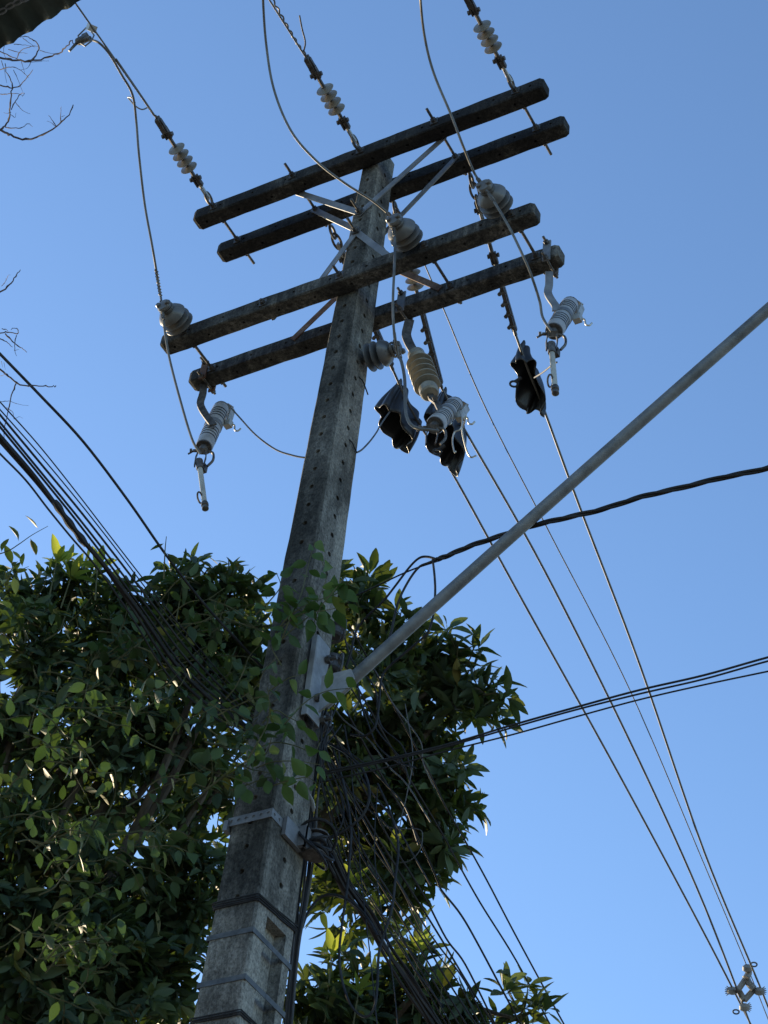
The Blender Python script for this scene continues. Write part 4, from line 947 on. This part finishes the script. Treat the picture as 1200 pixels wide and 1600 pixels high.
def make_tree(name, label, blobs, seed, trunk, kind='lance', mat='leafdark', size=(.12, .18), per=(6, 10), dens=1.0, upb=.55, tr=.09, extra_tips=(), grav=.25, sunlit_tips=()):
    r = random.Random(seed); t = thing(name, label, 'tree', trunk[0]); leaves = []; tw = MB()
    top = V(trunk[-1]); T = catmull([V(p) for p in trunk], 5)
    MB().tube(T, [lerp(tr, tr*.6, i/(len(T)-1)) for i in range(len(T))], 10).build('trunk', 'bark', t)
    tips = []
    for (u, v, d, ru, n) in blobs:
        c = atd(u, v, d); R = ru*d/FPX
        mid = lerp(top, c, .55)+V((r.uniform(-.15, .15), r.uniform(-.15, .15), r.uniform(-.1, .2)))
        L_ = catmull([lerp(V(trunk[-2]), top, r.uniform(.3, 1)), mid, c], 6)
        MB().tube(L_, [lerp(tr*.38, .010, i/(len(L_)-1)) for i in range(len(L_))], 6).build('limb', 'bark', t)
        left = int(n*dens)
        while left > 0:
            m = min(left, r.randint(3, 6)); left -= m; dv = rv(r); Ls = R*r.uniform(.45, 1.12); e = c+dv*Ls
            tw.tube(catmull([c+rv(r)*.02, lerp(c, e, .5)+rv(r)*R*.12, e], 4), [.009, .008, .0075, .007, .0065, .006, .005, .0045, .004], 5, caps=False)
            for q in range(m):
                f = r.uniform(.55, 1.0) if q else 1.0
                pos = lerp(c, e, f)+rv(r)*r.uniform(.02, .19); tips.append((pos, (dv+rv(r)*.6).normalized(), lerp(c, e, f*.8)))
    for (u, v, d) in extra_tips:
        p = atd(u, v, d); tips.append((p, (UP*.6+V((0, 0, .6))+rv(r)*.3).normalized(), p-V((0, 0, .5))))
    for pos, dv, c in tips:
        ax = (dv*.75+V((0, 0, upb))+rv(r)*.45).normalized(); a, b = frame(ax)
        st = lerp(c, pos, .15)
        tw.tube([st, lerp(st, pos, .5)+rv(r)*.015, pos], [.005, .004, .0025], 3, caps=False)
        nl = r.randint(*per); ph = r.uniform(0, 6.3)
        for i in range(nl):
            q = ph+2.4*i+r.uniform(-.3, .3); el = r.uniform(.15, 1.05)-(.25 if i < nl*.4 else -.25)
            l = (a*math.cos(q)+b*math.sin(q))*math.cos(el)+ax*math.sin(el)
            n = ax*math.cos(el)-(a*math.cos(q)+b*math.sin(q))*math.sin(el)+rv(r)*.25
            l = l+V((0, 0, -grav))
            leaves.append((pos-ax*r.uniform(0, .07)+l*.008, orient(l+rv(r)*.15, n), lerp(size[0], size[1], r.random())*(1 if r.random() < .8 else r.uniform(.45, .8))))
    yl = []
    for (u, v, d) in sunlit_tips:  # shoots given the paler leaf colour so they look sunlit
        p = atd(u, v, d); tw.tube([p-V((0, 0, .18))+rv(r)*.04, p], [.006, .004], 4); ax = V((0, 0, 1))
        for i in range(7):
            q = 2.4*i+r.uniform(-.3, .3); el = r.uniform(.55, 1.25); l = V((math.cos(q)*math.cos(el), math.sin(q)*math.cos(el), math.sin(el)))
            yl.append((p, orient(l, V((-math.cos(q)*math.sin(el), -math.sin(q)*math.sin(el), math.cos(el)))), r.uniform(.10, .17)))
    if yl: plant_leaves(t, yl, kind, 'leafsunlit')
    tw.build('twigs', 'greentwig', t)['kind'] = 'stuff'
    plant_leaves(t, leaves, kind, mat); return t

def gnd(u, v, d):
    p = atd(u, v, d); return V((p.x, p.y, 0))
# tree behind the pole on the right
make_tree('broadleaf_tree', 'dark broadleaf tree with leaf rosettes rising behind the pole on its right',
 [(560, 950, 12.2, 62, 26), (545, 1030, 12.0, 60, 22), (640, 1040, 12.2, 75, 34), (700, 1060, 12.3, 55, 22), (758, 1085, 12.2, 36, 11), (590, 1120, 12.4, 85, 44), (670, 1130, 12.4, 62, 22),
  (560, 1220, 12.4, 85, 40), (640, 1235, 12.3, 75, 34), (700, 1235, 12.2, 34, 10), (650, 1320, 12.3, 70, 32), (560, 1330, 12.6, 80, 36), (540, 1400, 12.4, 52, 14), (620, 1395, 12.3, 46, 14), (680, 1290, 12.2, 36, 10), (505, 1180, 12.2, 60, 20), (520, 1290, 12.4, 55, 20)],
 11, [gnd(385, 1600, 11.6), lerp(gnd(385, 1600, 11.6), atd(385, 1600, 11.6), .5), atd(385, 1600, 11.6), atd(420, 1400, 12.0), atd(505, 1280, 12.2), atd(580, 1225, 12.3), atd(635, 1192, 12.3)], mat='leafright', size=(.115, .185), per=(7, 11), dens=1.25, tr=.075, sunlit_tips=[(548, 1385, 12.0), (585, 1420, 12.0), (612, 1330, 12.0)])
# shrub crown at the bottom right
make_tree('young_tree', 'lower leafy tree crown along the bottom edge right of the pole',
 [(500, 1560, 11.2, 58, 26), (560, 1560, 11.2, 60, 24), (620, 1570, 11.3, 62, 24), (680, 1560, 11.2, 55, 18), (650, 1510, 11.2, 30, 6), (730, 1590, 11.2, 46, 12), (800, 1590, 11.2, 44, 9), (480, 1620, 11.0, 70, 24), (580, 1650, 11.2, 90, 40), (700, 1660, 11.2, 90, 34)],
 12, [gnd(570, 1680, 11.2), lerp(gnd(570, 1680, 11.2), atd(570, 1680, 11.2), .5), atd(570, 1680, 11.2), atd(575, 1610, 11.2)], mat='leafright', size=(.115, .18), per=(7, 11), dens=1.1, extra_tips=[(655, 1478, 11.2), (522, 1490, 11.2), (835, 1570, 11.2)], sunlit_tips=[(655, 1490, 11.0), (518, 1495, 11.0), (560, 1550, 10.9), (690, 1545, 11.0)])
# big tree on the left
make_tree('mango_tree', 'large dark leafy tree filling the lower left beside the pole',
 [(25, 945, 11.2, 50, 24), (105, 925, 11.2, 48, 22), (185, 950, 11.3, 50, 24), (262, 945, 11.3, 50, 26), (318, 925, 11.2, 42, 20), (362, 930, 11.2, 40, 18), (392, 975, 11.3, 38, 18), (60, 1010, 11.0, 90, 60), (180, 1020, 11.1, 90, 60), (290, 1030, 11.2, 85, 56), (370, 1050, 11.3, 60, 30),
  (50, 1130, 10.8, 100, 66), (170, 1140, 10.9, 100, 66), (290, 1150, 11.1, 90, 50), (380, 1150, 11.2, 55, 24), (50, 1270, 10.6, 100, 64), (170, 1270, 11.0, 90, 34), (280, 1270, 11.3, 80, 26), (350, 1220, 11.3, 60, 22), (50, 1400, 10.4, 100, 66), (170, 1400, 10.5, 90, 56), (270, 1400, 10.6, 80, 50), (310, 1340, 10.8, 45, 16),
  (50, 1530, 10.2, 100, 66), (160, 1530, 10.2, 90, 56), (250, 1530, 10.3, 70, 40), (290, 1470, 10.5, 50, 22), (100, 1630, 10.0, 100, 50), (220, 1630, 10.0, 80, 36)],
 13, [V((-3.2, .9, 0)), V((-3.0, .8, 2.5)), V((-2.7, .7, 4.6)), V((-2.4, .6, 5.8))], mat='leafdark', size=(.095, .165), per=(7, 11), dens=1.15, tr=.14, grav=.45,
 sunlit_tips=[(88, 880, 11.0), (152, 890, 11.0), (110, 905, 11.0)], extra_tips=[(362, 878, 11.2), (296, 878, 11.2), (120, 892, 11.2), (270, 895, 11.2), (210, 905, 11.2), (20, 885, 11.2)])

# ------------------------------------------------------------------ climbing vine in front of the left tree and the pole
def make_vine(label, stems, seed, base, size=(.065, .105), step=.055, mat='leafvine', kind='ovate'):
    r = random.Random(seed); t = thing('climbing_vine', label, 'vine', base); leaves = []; sm = MB()
    for P in stems:
        C_ = catmull(P, 6); m = len(C_); sm.tube(C_, [lerp(.0042, .0016, i/(m-1)) for i in range(m)], 4)
        acc = 0; sd = 1
        for a, b in zip(C_, C_[1:]):
            acc += (b-a).length
            if acc > step*r.uniform(.7, 1.3):
                acc = 0; sd = -sd; d = (b-a).normalized(); toC = (CAM-b).normalized()
                sv = d.cross(toC).normalized()*sd
                l = (sv*r.uniform(.3, 1)+d*r.uniform(-.1, .7)+toC*r.uniform(-.9, .9)+V((0, 0, -r.uniform(0, .9))))
                n = (toC*r.uniform(-1, .8)+V((0, 0, r.uniform(.2, 1.2)))+rv(r)*.7)
                leaves.append((b+l.normalized()*.012, orient(l, n), r.uniform(*size)))
    sm.build('stems', 'greentwig', t)['kind'] = 'stuff'
    plant_leaves(t, leaves, kind, mat); return t
rv_ = random.Random(77)
stems = []
for px in ([(440, 1000), (452, 970), (470, 930), (480, 890), (488, 860), (492, 845)], [(430, 990), (450, 965), (480, 945), (505, 935), (530, 925), (548, 905)], [(440, 980), (470, 960), (500, 955), (525, 950), (545, 940)],
           [(430, 1010), (455, 985), (485, 960), (500, 930), (510, 900), (500, 870)], [(400, 960), (425, 935), (438, 915), (432, 895)], [(420, 1080), (450, 1060), (470, 1055)], [(430, 1150), (455, 1120), (480, 1095), (510, 1080), (550, 1075)],
           [(400, 1170), (430, 1160), (460, 1165), (490, 1175), (500, 1160)], [(400, 1200), (430, 1190), (470, 1190), (500, 1195)], [(420, 1230), (450, 1220), (480, 1215), (495, 1225)], [(360, 1235), (390, 1225), (420, 1215), (445, 1225)], [(410, 1130), (430, 1110), (450, 1120), (470, 1130)],
           [(430, 960), (445, 940), (470, 955), (490, 965), (515, 960)], [(540, 900), (520, 925), (500, 950), (490, 975)], [(440, 1040), (425, 1010), (440, 985)]):
    stems.append([aty(u, v, -PD(8)/2-.12-.05*math.sin(i*1.3)) for i, (u, v) in enumerate(px)])
make_vine('pale green vine twining round the pole in front of the bracket', stems, 31, V((-.25, -.35, 0)), (.075, .12), .045, 'leafpole')
stems = []
for k in range(170):
    cu_, cv_, cr_ = rv_.choice(((330, 1020, 70), (230, 1090, 80), (400, 1120, 50), (390, 1190, 50), (120, 1060, 70), (300, 1200, 70), (60, 1180, 70), (60, 1320, 50), (190, 1330, 45), (60, 1500, 60), (230, 1010, 60), (350, 1120, 60))); u, v = rv_.gauss(cu_, cr_*.6), rv_.gauss(cv_, cr_*.6); u = min(u, 425-(v-1000)*.20 if v > 1000 else 425); d = rv_.uniform(9.2, 9.9)-(v-900)*.0010 if v > 1090 else rv_.uniform(10.3, 10.6); ang = rv_.uniform(-.6, .9); P = []
    for q in range(5):
        P.append(atd(u, v, d)); u += 26*math.cos(ang)+rv_.uniform(-6, 6); v -= 26*math.sin(ang)+rv_.uniform(-6, 6); ang += rv_.uniform(-.5, .5); d += rv_.uniform(-.05, .05)
    if max(proj(p)[0] for p in P) < 440-(max(0, proj(P[0])[1]-1150))*.2: stems.append(P)
make_vine('pale green vine spread over the front of the large left tree', stems, 32, V((-1.2, -1.0, 0)), (.05, .10), .055)
stems = [[atd(u, v, 9.6) for u, v in p] for p in ([(-20, 870), (10, 862), (30, 850), (50, 836), (75, 822)], [(-20, 915), (10, 905), (30, 892), (45, 885)], [(256, 905), (257, 880), (258, 858), (260, 838)])]
make_vine('dark leafy shoots standing up against the sky at the left edge', stems, 33, V((-1.6, -1.2, 0)), (.08, .12), .05, 'leafdark', 'lance')
